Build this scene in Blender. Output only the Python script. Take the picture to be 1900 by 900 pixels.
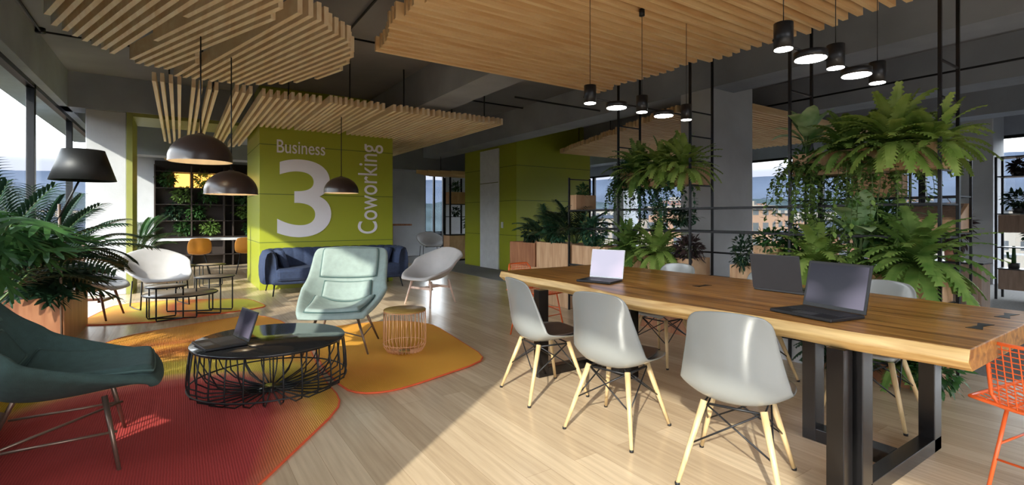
import bpy, bmesh, math, random
from mathutils import Vector, Matrix, Euler, noise as mnoise
R = math.radians; PI = math.pi
random.seed(7)
scene = bpy.context.scene
for o in list(bpy.data.objects): bpy.data.objects.remove(o)
COL = scene.collection

# ------------------------------------------------------------------ camera, sky, sun, exposure
AZ = R(56.2); EYE = 1.22
cd = bpy.data.cameras.new('camera'); cam = bpy.data.objects.new('camera', cd); COL.objects.link(cam)
cam.location = (0, 0, EYE); cam.rotation_euler = (R(90), 0, AZ - R(90))
cd.sensor_width = 36; cd.lens = 922 / 1900 * 36; cd.shift_y = -46 / 1900
cd.clip_start = .05; cd.clip_end = 6000
scene.camera = cam
scene.view_settings.view_transform = 'Standard'; scene.view_settings.look = 'None'
scene.view_settings.gamma = 1; scene.view_settings.use_curve_mapping = False
scene.view_settings.exposure = 1.25

w = bpy.data.worlds.new('sky'); scene.world = w; w.use_nodes = True
nt = w.node_tree; N = nt.nodes; L = nt.links; N.clear()
tc = N.new('ShaderNodeTexCoord'); sep = N.new('ShaderNodeSeparateXYZ'); L.new(tc.outputs['Generated'], sep.inputs[0])
rp = N.new('ShaderNodeValToRGB'); L.new(sep.outputs['Z'], rp.inputs[0])
e = rp.color_ramp.elements; e[0].position = 0; e[0].color = (.080, .078, .085, 1); e[1].position = 1; e[1].color = (.42, .58, .86, 1)
k = rp.color_ramp.elements.new(.085); k.color = (.10, .105, .13, 1)
k = rp.color_ramp.elements.new(.15); k.color = (.90, .93, .98, 1)
k = rp.color_ramp.elements.new(.5); k.color = (.60, .72, .90, 1)
mp = N.new('ShaderNodeMapping'); mp.inputs['Scale'].default_value = (2.2, 2.2, 6); L.new(tc.outputs['Generated'], mp.inputs[0])
nz = N.new('ShaderNodeTexNoise'); nz.inputs['Scale'].default_value = 1.3; nz.inputs['Detail'].default_value = 6; L.new(mp.outputs[0], nz.inputs[0])
cr = N.new('ShaderNodeValToRGB'); cr.color_ramp.elements[0].position = .42; cr.color_ramp.elements[1].position = .62; L.new(nz.outputs[0], cr.inputs[0])
mx = N.new('ShaderNodeMixRGB'); mx.inputs[2].default_value = (.98, .97, .95, 1); cl = N.new('ShaderNodeMapRange'); cl.inputs['From Min'].default_value = .09; cl.inputs['From Max'].default_value = .18; L.new(sep.outputs['Z'], cl.inputs['Value'])
cm = N.new('ShaderNodeMath'); cm.operation = 'MULTIPLY'; L.new(cr.outputs[0], cm.inputs[0]); L.new(cl.outputs[0], cm.inputs[1]); L.new(cm.outputs[0], mx.inputs[0]); L.new(rp.outputs[0], mx.inputs[1])
bg = N.new('ShaderNodeBackground'); bg.inputs[1].default_value = 4.0; L.new(mx.outputs[0], bg.inputs[0])
wo = N.new('ShaderNodeOutputWorld'); L.new(bg.outputs[0], wo.inputs[0])

SUN_EL, SUN_AZ = 26.0, 37.5        # height above the horizon, direction the light travels
sd = bpy.data.lights.new('sun', 'SUN'); sd.energy = 3.1; sd.angle = R(.9); sd.color = (1, .93, .80)
sun = bpy.data.objects.new('sun', sd); COL.objects.link(sun)
dv = Vector((math.cos(R(SUN_AZ)) * math.cos(R(SUN_EL)), math.sin(R(SUN_AZ)) * math.cos(R(SUN_EL)), -math.sin(R(SUN_EL))))
sun.rotation_euler = dv.to_track_quat('-Z', 'Y').to_euler()

# ------------------------------------------------------------------ materials
def newmat(name):
    m = bpy.data.materials.new(name); m.use_nodes = True
    return m, m.node_tree.nodes, m.node_tree.links, m.node_tree.nodes['Principled BSDF']
def c4(c): return (c[0], c[1], c[2], 1)
def mat(name, col, rough=.5, metal=0, var=.06, scale=6, bump=0, bscale=60, coat=0, spec=None, stretch=(1, 1, 1), col2=None):
    m, N, L, p = newmat(name)
    tc = N.new('ShaderNodeTexCoord'); mp = N.new('ShaderNodeMapping'); L.new(tc.outputs['Object'], mp.inputs[0])
    mp.inputs['Scale'].default_value = stretch
    n = N.new('ShaderNodeTexNoise'); n.inputs['Scale'].default_value = scale; n.inputs['Detail'].default_value = 5
    L.new(mp.outputs[0], n.inputs[0])
    r = N.new('ShaderNodeValToRGB'); r.color_ramp.elements[0].position = .3; r.color_ramp.elements[1].position = .7
    a = col2 if col2 else tuple(x * (1 - var) for x in col); b = tuple(min(1, x * (1 + var)) for x in col)
    r.color_ramp.elements[0].color = c4(a); r.color_ramp.elements[1].color = c4(b)
    L.new(n.outputs[0], r.inputs[0]); L.new(r.outputs[0], p.inputs['Base Color'])
    p.inputs['Roughness'].default_value = rough; p.inputs['Metallic'].default_value = metal
    if coat: p.inputs['Coat Weight'].default_value = coat; p.inputs['Coat Roughness'].default_value = .1
    if spec is not None: p.inputs['Specular IOR Level'].default_value = spec
    if bump:
        n2 = N.new('ShaderNodeTexNoise'); n2.inputs['Scale'].default_value = bscale; n2.inputs['Detail'].default_value = 3
        L.new(mp.outputs[0], n2.inputs[0])
        b_ = N.new('ShaderNodeBump'); b_.inputs['Strength'].default_value = bump; b_.inputs['Distance'].default_value = .01
        L.new(n2.outputs[0], b_.inputs['Height']); L.new(b_.outputs[0], p.inputs['Normal'])
    return m
def wood(name, c1, c2, stretch=(1, 12, 12), rough=.45, scale=2.5, bump=.15, coat=0):
    m, N, L, p = newmat(name)
    tc = N.new('ShaderNodeTexCoord'); mp = N.new('ShaderNodeMapping'); mp.inputs['Scale'].default_value = stretch
    L.new(tc.outputs['Object'], mp.inputs[0])
    n = N.new('ShaderNodeTexNoise'); n.inputs['Scale'].default_value = scale; n.inputs['Detail'].default_value = 7; n.inputs['Distortion'].default_value = .6
    L.new(mp.outputs[0], n.inputs[0])
    r = N.new('ShaderNodeValToRGB'); r.color_ramp.elements[0].position = .32; r.color_ramp.elements[1].position = .68
    r.color_ramp.elements[0].color = c4(c1); r.color_ramp.elements[1].color = c4(c2)
    L.new(n.outputs[0], r.inputs[0]); L.new(r.outputs[0], p.inputs['Base Color'])
    p.inputs['Roughness'].default_value = rough
    if coat: p.inputs['Coat Weight'].default_value = coat; p.inputs['Coat Roughness'].default_value = .15
    b_ = N.new('ShaderNodeBump'); b_.inputs['Strength'].default_value = bump; b_.inputs['Distance'].default_value = .005
    L.new(n.outputs[0], b_.inputs['Height']); L.new(b_.outputs[0], p.inputs['Normal'])
    return m
def emit(name, col, s):
    m, N, L, p = newmat(name)
    p.inputs['Base Color'].default_value = c4(col); p.inputs['Emission Color'].default_value = c4(col); p.inputs['Emission Strength'].default_value = s
    return m
def leafmat(name, c1, c2, rough=.45, trans=.25, scale=7):
    m, N, L, p = newmat(name)
    tc = N.new('ShaderNodeTexCoord'); n = N.new('ShaderNodeTexNoise'); n.inputs['Scale'].default_value = scale; n.inputs['Detail'].default_value = 2
    L.new(tc.outputs['Object'], n.inputs[0])
    r = N.new('ShaderNodeValToRGB'); r.color_ramp.elements[0].position = .35; r.color_ramp.elements[1].position = .65
    r.color_ramp.elements[0].color = c4(c1); r.color_ramp.elements[1].color = c4(c2)
    L.new(n.outputs[0], r.inputs[0]); L.new(r.outputs[0], p.inputs['Base Color']); p.inputs['Roughness'].default_value = rough
    t = N.new('ShaderNodeBsdfTranslucent'); L.new(r.outputs[0], t.inputs[0])
    ms = N.new('ShaderNodeMixShader'); ms.inputs[0].default_value = trans
    L.new(p.outputs[0], ms.inputs[1]); L.new(t.outputs[0], ms.inputs[2]); L.new(ms.outputs[0], N['Material Output'].inputs[0])
    return m
M = {}
M['concrete'] = mat('light_concrete', (.50, .515, .54), .75, var=.12, scale=1.6, bump=.25, bscale=14)
M['concrete_dark'] = mat('dark_concrete', (.30, .325, .37), .85, var=.18, scale=1.2, bump=.25, bscale=9)
M['ceiling'] = mat('ceiling_concrete', (.24, .24, .255), .9, var=.2, scale=.8, bump=.2, bscale=7)
M['facade'] = mat('facade_panel', (.50, .56, .60), .7)
M['olive'] = mat('olive_paint', (.26, .27, .07), .5)
M['black'] = mat('black_metal', (.018, .018, .02), .38, metal=.5, var=.1)
M['gloss_black'] = mat('gloss_black_top', (.022, .022, .022), .12, var=.05)
M['steel'] = mat('dark_steel', (.045, .042, .042), .22, metal=.85, var=.15, scale=3)
M['whitep'] = mat('white_paint', (.72, .74, .78), .35)
M['white_fabric'] = mat('white_upholstery', (.46, .44, .43), .75, bump=.2, bscale=250)
M['mint'] = mat('mint_upholstery', (.26, .325, .30), .9, var=.08, scale=20, bump=.35, bscale=350)
M['mint_seam'] = mat('mint_seam', (.08, .14, .13), .9)
M['teal'] = mat('dark_teal_upholstery', (.045, .085, .080), .9, var=.12, scale=30, bump=.35, bscale=350)
M['navy'] = mat('navy_upholstery', (.026, .042, .095), .85, var=.15, scale=30, bump=.3, bscale=300)
M['bronze'] = mat('bronze_leg', (.24, .17, .13), .35, metal=.7)
M['walnut'] = wood('walnut', (.10, .032, .018), (.20, .07, .035), (12, 12, 1.5), .4)
M['beech'] = wood('beech', (.52, .36, .17), (.68, .50, .27), (14, 14, 1.5), .42, bump=.05)
M['slatx'] = wood('slat_pine_x', (.78, .48, .22), (.96, .72, .40), (.7, 9, 4), .55, 2.0, .05)
M['slaty'] = wood('slat_pine_y', (.82, .60, .36), (.95, .81, .58), (9, .7, 4), .55, 2.0, .05)
M['crate'] = wood('planter_pine', (.48, .27, .14), (.66, .43, .25), (2, 9, 1), .55, 2.5, .08)
M['redwood'] = wood('planter_redwood', (.27, .10, .045), (.42, .19, .09), (8, 8, 1), .5, 2.0, .08)
M['greywood'] = wood('grey_oak', (.20, .13, .09), (.32, .22, .16), (8, 8, 1), .5, 2.0, .08)
M['grey_shell'] = mat('grey_plastic', (.25, .262, .258), .20, var=.03, coat=.3)
M['brown_pad'] = mat('brown_leather', (.075, .055, .05), .5, var=.15, scale=20, bump=.1)
M['copper'] = mat('copper_wire', (.78, .42, .22), .3, metal=.6)
M['gold'] = mat('golden_top', (.42, .26, .07), .4, metal=.3)
M['orange'] = mat('orange_enamel', (.80, .13, .025), .35)
M['orangeseat'] = mat('amber_shell', (.75, .30, .04), .4)
M['laptop'] = mat('black_laptop', (.010, .010, .012), .45)
M['keys'] = mat('laptop_keys', (.022, .022, .025), .5, var=.5, scale=150)
M['laptopgrey'] = mat('graphite_laptop', (.055, .055, .06), .4)
M['soil'] = mat('soil', (.035, .022, .015), .95, var=.4, scale=40)
M['potcopper'] = mat('copper_pot', (.55, .24, .15), .35, metal=.3)
M['potblack'] = mat('black_pot', (.03, .03, .03), .5)
M['numeral'] = mat('white_vinyl', (.84, .83, .88), .5, var=.01)
M['lampblack'] = mat('black_lacquer', (.006, .006, .006), .5)
M['domeb'] = mat('dark_bronze_lacquer', (.035, .022, .018), .30, var=.1)
M['domein'] = mat('cream_enamel', (.80, .68, .52), .5)
M['lampon'] = emit('lamp_diffuser', (1, .97, .92), 9)
M['lampspot'] = emit('lamp_bulb', (1, .86, .62), 5)
M['brownback'] = mat('dark_brown_panel', (.035, .024, .020), .6)
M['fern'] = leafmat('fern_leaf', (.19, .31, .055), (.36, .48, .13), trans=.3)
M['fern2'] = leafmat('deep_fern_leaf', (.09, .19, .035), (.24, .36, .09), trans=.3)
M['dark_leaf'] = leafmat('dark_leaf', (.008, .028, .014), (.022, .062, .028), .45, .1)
M['blue_leaf'] = leafmat('blue_green_leaf', (.02, .075, .04), (.06, .17, .09), .4, .2)
M['mid_leaf'] = leafmat('mid_leaf', (.025, .085, .022), (.07, .17, .045), .45)
M['broad'] = leafmat('broad_leaf', (.20, .40, .14), (.55, .72, .42), .4, .35)
M['purple_leaf'] = leafmat('purple_leaf', (.03, .02, .022), (.09, .055, .05), .45, .15)
M['stem'] = mat('green_stem', (.09, .14, .04), .6)
M['tree'] = leafmat('tree_leaf', (.03, .055, .01), (.085, .11, .025), .7)

# green lacquered cladding
M['green'] = mat('green_cladding', (.35, .39, .028), .32, var=.025, scale=1.5)
M['groove'] = mat('green_joint', (.10, .14, .02), .6)

def floor_mat():
    m, N, L, p = newmat('oak_floor')
    tc = N.new('ShaderNodeTexCoord'); s = N.new('ShaderNodeSeparateXYZ'); c = N.new('ShaderNodeCombineXYZ')
    L.new(tc.outputs['Object'], s.inputs[0]); L.new(s.outputs['Y'], c.inputs['X']); L.new(s.outputs['X'], c.inputs['Y'])
    b = N.new('ShaderNodeTexBrick'); b.offset = .37; b.inputs['Scale'].default_value = 1
    b.inputs['Brick Width'].default_value = 1.9; b.inputs['Row Height'].default_value = .15; b.inputs['Mortar Size'].default_value = .0008
    b.inputs['Color1'].default_value = (.68, .545, .385, 1); b.inputs['Color2'].default_value = (.54, .415, .28, 1); b.inputs['Mortar'].default_value = (.34, .24, .15, 1)
    L.new(c.outputs[0], b.inputs['Vector'])
    mp = N.new('ShaderNodeMapping'); mp.inputs['Scale'].default_value = (1, 18, 1); L.new(c.outputs[0], mp.inputs[0])
    n = N.new('ShaderNodeTexNoise'); n.inputs['Scale'].default_value = 2.2; n.inputs['Detail'].default_value = 7; L.new(mp.outputs[0], n.inputs[0])
    r = N.new('ShaderNodeValToRGB'); r.color_ramp.elements[0].position = .3; r.color_ramp.elements[1].position = .7
    r.color_ramp.elements[0].color = (.84, .80, .76, 1); r.color_ramp.elements[1].color = (1.06, 1.04, 1.0, 1)
    L.new(n.outputs[0], r.inputs[0])
    mu = N.new('ShaderNodeMixRGB'); mu.blend_type = 'MULTIPLY'; mu.inputs[0].default_value = 1
    L.new(b.outputs['Color'], mu.inputs[1]); L.new(r.outputs[0], mu.inputs[2]); L.new(mu.outputs[0], p.inputs['Base Color'])
    p.inputs['Roughness'].default_value = .24
    return m
M['floor'] = floor_mat()
M['carpet'] = mat('grey_carpet', (.21, .20, .19), .95, var=.15, scale=40, bump=.3, bscale=200)

def rug_mat(name, centre, radii, rot, stops, warp=.5, side=None):
    m, N, L, p = newmat(name)
    tc = N.new('ShaderNodeTexCoord'); mp = N.new('ShaderNodeMapping'); mp.vector_type = 'TEXTURE'
    mp.inputs['Location'].default_value = (centre[0], centre[1], 0); mp.inputs['Rotation'].default_value = (0, 0, R(rot)); mp.inputs['Scale'].default_value = (radii[0], radii[1], 1)
    L.new(tc.outputs['Object'], mp.inputs[0])
    mp2 = N.new('ShaderNodeMapping'); mp2.inputs['Scale'].default_value = (.6, 2.0, 1); mp2.inputs['Rotation'].default_value = (0, 0, R(-62)); L.new(tc.outputs['Object'], mp2.inputs[0])
    n = N.new('ShaderNodeTexNoise'); n.inputs['Scale'].default_value = .9; n.inputs['Detail'].default_value = 1.5; L.new(mp2.outputs[0], n.inputs[0])
    ln = N.new('ShaderNodeVectorMath'); ln.operation = 'LENGTH'; L.new(mp.outputs[0], ln.inputs[0])
    ma = N.new('ShaderNodeMath'); ma.operation = 'MULTIPLY_ADD'; L.new(n.outputs[0], ma.inputs[0]); ma.inputs[1].default_value = warp; L.new(ln.outputs['Value'], ma.inputs[2])
    dv_ = N.new('ShaderNodeMath'); dv_.operation = 'MULTIPLY'; dv_.inputs[1].default_value = .4; L.new(ma.outputs[0], dv_.inputs[0])
    r = N.new('ShaderNodeValToRGB'); el = r.color_ramp.elements
    while len(el) > 1: el.remove(el[-1])
    el[0].position = stops[0][0] * .4; el[0].color = c4(stops[0][1])
    for s, c in stops[1:]:
        q = el.new(min(1, s * .4)); q.color = c4(c)
    L.new(dv_.outputs[0], r.inputs[0])
    wv = N.new('ShaderNodeTexWave'); wv.inputs['Scale'].default_value = 26; wv.inputs['Distortion'].default_value = 1; wv.inputs['Detail'].default_value = 1; L.new(tc.outputs['Object'], wv.inputs[0])
    rr = N.new('ShaderNodeValToRGB'); rr.color_ramp.elements[0].color = (.80, .80, .80, 1); rr.color_ramp.elements[1].color = (1.05, 1.05, 1.05, 1); L.new(wv.outputs[0], rr.inputs[0])
    mu = N.new('ShaderNodeMixRGB'); mu.blend_type = 'MULTIPLY'; mu.inputs[0].default_value = 1
    src = r.outputs[0]
    if side:      # woven orange corner fading in across the rug
        sx = N.new('ShaderNodeSeparateXYZ'); L.new(tc.outputs['Object'], sx.inputs[0])
        m1 = N.new('ShaderNodeMath'); m1.operation = 'MULTIPLY_ADD'; L.new(sx.outputs['Y'], m1.inputs[0]); m1.inputs[1].default_value = -.25; m1.inputs[2].default_value = .40
        m2 = N.new('ShaderNodeMath'); m2.operation = 'ADD'; L.new(sx.outputs['X'], m2.inputs[0]); L.new(m1.outputs[0], m2.inputs[1])
        m3 = N.new('ShaderNodeMapRange'); m3.inputs['From Min'].default_value = 0; m3.inputs['From Max'].default_value = .38; L.new(m2.outputs[0], m3.inputs['Value'])
        mm = N.new('ShaderNodeMixRGB'); mm.inputs[2].default_value = c4(side); L.new(m3.outputs[0], mm.inputs[0]); L.new(src, mm.inputs[1]); src = mm.outputs[0]
    L.new(src, mu.inputs[1]); L.new(rr.outputs[0], mu.inputs[2]); L.new(mu.outputs[0], p.inputs['Base Color'])
    b = N.new('ShaderNodeBump'); b.inputs['Strength'].default_value = .4; b.inputs['Distance'].default_value = .006; L.new(wv.outputs[0], b.inputs['Height']); L.new(b.outputs[0], p.inputs['Normal'])
    p.inputs['Roughness'].default_value = .95
    return m
RED, PINK, YEL, ORA, DOR, ROR = (.42, .035, .03), (.62, .13, .10), (.80, .62, .08), (.78, .34, .035), (.55, .15, .02), (.66, .12, .03)
M['rug_big'] = rug_mat('rug_sunset', (-.2, 3.3), (.90, 1.30), 0, [(0, RED), (.95, RED), (1.15, PINK), (1.24, (.85, .45, .18)), (1.30, YEL), (1.52, YEL), (1.64, (.80, .42, .06)), (1.85, DOR), (2.05, ORA), (2.2, DOR), (2.5, ORA)], .45, side=(.72, .34, .04))
M['rug_orange'] = rug_mat('rug_orange', (1.2, 3.9), (1.6, 1.6), 0, [(0, (.70, .25, .02)), (.3, (.74, .33, .025)), (.8, (.80, .38, .03)), (1.4, (.80, .34, .03))], .2)
M['rug_back'] = rug_mat('rug_back', (.75, 7.95), (.62, .70), 0, [(0, (.55, .55, .03)), (.6, (.66, .58, .05)), (.95, YEL), (1.25, ORA), (1.55, ROR), (1.8, ORA), (2.1, YEL), (2.4, ORA)], .4)
M['rug_edge'] = mat('rug_binding', (.70, .10, .03), .9)

def table_mat():
    m, N, L, p = newmat('slab_wood')
    tc = N.new('ShaderNodeTexCoord'); s = N.new('ShaderNodeSeparateXYZ'); L.new(tc.outputs['Object'], s.inputs[0])
    mp = N.new('ShaderNodeMapping'); mp.inputs['Scale'].default_value = (16, .8, 16); L.new(tc.outputs['Object'], mp.inputs[0])
    n = N.new('ShaderNodeTexNoise'); n.inputs['Scale'].default_value = 1.6; n.inputs['Detail'].default_value = 8; n.inputs['Distortion'].default_value = .8; L.new(mp.outputs[0], n.inputs[0])
    r = N.new('ShaderNodeValToRGB'); el = r.color_ramp.elements
    el[0].position = .30; el[0].color = (.15, .055, .012, 1); el[1].position = .72; el[1].color = (.58, .29, .075, 1)
    q = el.new(.5); q.color = (.37, .165, .036, 1)
    L.new(n.outputs[0], r.inputs[0])
    L.new(r.outputs[0], p.inputs['Base Color']); p.inputs['Roughness'].default_value = .33
    b = N.new('ShaderNodeBump'); b.inputs['Strength'].default_value = .2; b.inputs['Distance'].default_value = .004; L.new(n.outputs[0], b.inputs['Height']); L.new(b.outputs[0], p.inputs['Normal'])
    return m
M['tabletop'] = table_mat()
M['sapwood'] = wood('pale_sapwood', (.50, .27, .08), (.86, .60, .26), (9, .8, 16), .45, 2.2, .3)

def glass_mat():
    m, N, L, p = newmat('window_glass')
    t = N.new('ShaderNodeBsdfTransparent'); t.inputs[0].default_value = (.96, .98, .98, 1)
    g = N.new('ShaderNodeBsdfGlossy'); g.inputs['Roughness'].default_value = .02
    ms = N.new('ShaderNodeMixShader'); ms.inputs[0].default_value = .05
    L.new(t.outputs[0], ms.inputs[1]); L.new(g.outputs[0], ms.inputs[2]); L.new(ms.outputs[0], N['Material Output'].inputs[0])
    return m
M['glass'] = glass_mat()

def screen_mat(name, a, b, s):
    m, N, L, p = newmat(name)
    tc = N.new('ShaderNodeTexCoord'); mp = N.new('ShaderNodeMapping'); mp.inputs['Scale'].default_value = (3, 3, 6); mp.inputs['Rotation'].default_value = (.5, 0, .4); L.new(tc.outputs['Object'], mp.inputs[0])
    n = N.new('ShaderNodeTexNoise'); n.inputs['Scale'].default_value = 1.1; n.inputs['Detail'].default_value = .5; L.new(mp.outputs[0], n.inputs[0])
    r = N.new('ShaderNodeValToRGB'); r.color_ramp.elements[0].position = .47; r.color_ramp.elements[1].position = .74
    r.color_ramp.elements[0].color = c4(a); r.color_ramp.elements[1].color = c4(b); L.new(n.outputs[0], r.inputs[0])
    L.new(r.outputs[0], p.inputs['Emission Color']); p.inputs['Emission Strength'].default_value = s
    p.inputs['Base Color'].default_value = (.01, .01, .012, 1); p.inputs['Roughness'].default_value = .3; p.inputs['Specular IOR Level'].default_value = .2
    return m
M['screen_dark'] = screen_mat('laptop_screen_violet', (.012, .010, .028), (.36, .32, .44), .26)
M['screen_white'] = screen_mat('laptop_screen_white', (.52, .50, .62), (.72, .62, .75), .55)
M['screen_pink'] = mat('pink_accent', (.6, .12, .25), .5)

# ------------------------------------------------------------------ mesh helpers
class MB:
    def __init__(s): s.v = []; s.f = []; s.mi = []; s.cur = 0; s.sm = []
    def add(s, vs, fs, smooth=False):
        b = len(s.v); s.v += [tuple(v) for v in vs]
        for f in fs: s.f.append(tuple(b + i for i in f)); s.mi.append(s.cur); s.sm.append(smooth)
    def box(s, x0, x1, y0, y1, z0, z1):
        if x0 > x1: x0, x1 = x1, x0
        if y0 > y1: y0, y1 = y1, y0
        s.add([(x0, y0, z0), (x1, y0, z0), (x1, y1, z0), (x0, y1, z0), (x0, y0, z1), (x1, y0, z1), (x1, y1, z1), (x0, y1, z1)],
              [(0, 3, 2, 1), (4, 5, 6, 7), (0, 1, 5, 4), (1, 2, 6, 5), (2, 3, 7, 6), (3, 0, 4, 7)])
        return s
    def obox(s, a, b, w, z0, z1):      # box along a->b of width w
        a = Vector(a); b = Vector(b); d = (b - a).normalized(); n = Vector((-d.y, d.x)) * w / 2
        p = [a - n, b - n, b + n, a + n]
        s.add([(q.x, q.y, z0) for q in p] + [(q.x, q.y, z1) for q in p], [(0, 3, 2, 1), (4, 5, 6, 7), (0, 1, 5, 4), (1, 2, 6, 5), (2, 3, 7, 6), (3, 0, 4, 7)])
        return s
    def tube(s, pts, r, n=8, closed=False, r2=None, cap=True):
        pts = [Vector(p) for p in pts]; k = len(pts); rings = []
        up = None
        for i, p in enumerate(pts):
            if closed: t = (pts[(i + 1) % k] - pts[i - 1]).normalized()
            else: t = (pts[min(i + 1, k - 1)] - pts[max(i - 1, 0)]).normalized()
            if up is None:
                up = Vector((0, 0, 1)) if abs(t.z) < .9 else Vector((1, 0, 0))
            u = t.cross(up)
            if u.length < 1e-4: u = t.cross(Vector((0, 1, .1)))
            u.normalize(); v = u.cross(t).normalized(); up = v
            rr = r if r2 is None else r + (r2 - r) * i / (k - 1)
            rings.append([p + (u * math.cos(a * 2 * PI / n) + v * math.sin(a * 2 * PI / n)) * rr for a in range(n)])
        vs = [q for rg in rings for q in rg]; fs = []
        for i in range(k if closed else k - 1):
            j = (i + 1) % k
            for a in range(n):
                b = (a + 1) % n; fs.append((i * n + a, i * n + b, j * n + b, j * n + a))
        if not closed and cap:
            fs.append(tuple(range(n))[::-1]); fs.append(tuple((k - 1) * n + a for a in range(n)))
        s.add(vs, fs, True); return s
    def lathe(s, prof, n=32, c=(0, 0, 0)):
        vs = []; fs = []; k = len(prof)
        for (r, z) in prof:
            for a in range(n): vs.append((c[0] + r * math.cos(2 * PI * a / n), c[1] + r * math.sin(2 * PI * a / n), c[2] + z))
        for i in range(k - 1):
            for a in range(n):
                b = (a + 1) % n; fs.append((i * n + a, i * n + b, (i + 1) * n + b, (i + 1) * n + a))
        if prof[0][0] > 1e-5: fs.append(tuple(range(n))[::-1])
        if prof[-1][0] > 1e-5: fs.append(tuple((k - 1) * n + a for a in range(n)))
        s.add(vs, fs, True); return s
    def prism(s, pts, z0, z1):
        n = len(pts); s.add([(p[0], p[1], z0) for p in pts] + [(p[0], p[1], z1) for p in pts],
                            [tuple(range(n))[::-1], tuple(range(n, 2 * n))] + [(i, (i + 1) % n, n + (i + 1) % n, n + i) for i in range(n)])
        return s
    def build(s, name, mats, parent=None, world=False, bevel=0, subsurf=0, solid=0, auto=False):
        me = bpy.data.meshes.new(name); vs = s.v
        if world and parent is not None:
            o = parent.matrix_world_loc if hasattr(parent, 'matrix_world_loc') else parent.location
            vs = [(v[0] - o[0], v[1] - o[1], v[2] - o[2]) for v in vs]
        me.from_pydata(vs, [], s.f)
        if not isinstance(mats, (list, tuple)): mats = [mats]
        for m in mats: me.materials.append(M[m] if isinstance(m, str) else m)
        me.polygons.foreach_set('material_index', s.mi); me.polygons.foreach_set('use_smooth', s.sm)
        me.update(); me.validate()
        ob = bpy.data.objects.new(name, me); COL.objects.link(ob)
        if parent is not None: ob.parent = parent
        if solid:
            m_ = ob.modifiers.new('Solid', 'SOLIDIFY'); m_.thickness = solid; m_.offset = 0
        if bevel:
            m_ = ob.modifiers.new('Bevel', 'BEVEL'); m_.width = bevel; m_.segments = 2; m_.limit_method = 'ANGLE'; m_.angle_limit = R(40)
        if subsurf:
            m_ = ob.modifiers.new('Sub', 'SUBSURF'); m_.levels = subsurf; m_.render_levels = subsurf
        if auto: me.shade_smooth() if hasattr(me, 'shade_smooth') else None
        return ob
def thing(name, label, cat, loc=(0, 0, 0), rz=0, group=None):
    o = bpy.data.objects.new(name, None); COL.objects.link(o); o.location = loc; o.rotation_euler = (0, 0, R(rz))
    o.empty_display_size = .1
    o['label'] = label; o['category'] = cat
    if group: o['group'] = group
    return o
def tag(o, label, cat, group=None, kind=None):
    o['label'] = label; o['category'] = cat
    if group: o['group'] = group
    if kind: o['kind'] = kind
    return o
def struct(mb, name, m, **k):
    o = mb.build(name, m, **k); o['kind'] = 'structure'; return o
def dup(root, loc, rz, label, group=None):
    r = root.copy(); COL.objects.link(r); r.location = loc; r.rotation_euler = (0, 0, R(rz)); r['label'] = label
    if group: r['group'] = group
    for ch in list(root.children):
        c = ch.copy(); COL.objects.link(c); c.parent = r
        for g in ch.children:
            d = g.copy(); COL.objects.link(d); d.parent = c
    return r
def recentre(ob):
    me = ob.data; xs = [v.co for v in me.vertices]
    c = Vector(((min(v.x for v in xs) + max(v.x for v in xs)) / 2, (min(v.y for v in xs) + max(v.y for v in xs)) / 2, min(v.z for v in xs)))
    me.transform(Matrix.Translation(-c)); ob.location = c
    return ob

# ------------------------------------------------------------------ setting: floor, ceiling, walls
X0, X1, Y0, Y1, ZC, ZB = -1.5, 13.0, -4.5, 15.0, 3.44, 2.90
struct(MB().box(X0 - .2, 5.15, Y0, Y1 + .2, -.2, 0), 'floor', 'floor')
struct(MB().box(5.15, X1 + .2, Y0, Y1 + .2, -.2, -.0), 'floor_carpet', 'carpet')
struct(MB().box(X0 - .2, X1 + .4, Y0, Y1 + .2, ZC, ZC + .3), 'ceiling', 'ceiling')
for i, (a, b) in enumerate([(3.0, 3.5), (5.7, 6.2), (8.28, 8.8), (10.9, 11.4)]):
    struct(MB().box(a, b, Y0, Y1, ZB, ZC), 'trim_%d' % (i + 1), 'concrete_dark')
struct(MB().box(X0, .96, 9.95, 10.45, ZB, ZC), 'trim_5', 'concrete_dark')
struct(MB().box(.96, 1.40, 9.95, Y1, ZB, ZC), 'trim_6', 'concrete_dark')
struct(MB().box(X0, 12.0, 13.0, 13.5, 2.55, ZC), 'trim_7', 'concrete_dark')
# left wall above the windows, sill below
struct(MB().box(X0 - .12, X0 + .10, Y0, Y1, ZB, ZC).box(X0 - .12, X0 + .04, Y0, Y1, 0, .12), 'wall_left', 'concrete_dark')
struct(MB().box(-2.0, X0 - .12, Y0, Y1, 2.95, 3.15), 'trim_8', 'facade')
# back wall with one opening
struct(MB().box(X0, 6.65, Y1, Y1 + .2, 0, ZC).box(7.35, X1, Y1, Y1 + .2, 0, ZC).box(6.65, 7.35, Y1, Y1 + .2, 2.7, ZC).box(6.65, 7.35, Y1, Y1 + .2, 0, .25), 'wall_back', 'concrete')
struct(MB().box(3.4, X1, Y0 - .2, Y0, 0, ZC), 'wall_front', 'concrete')  # unseen wall added behind the camera to darken the floor at right
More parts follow.
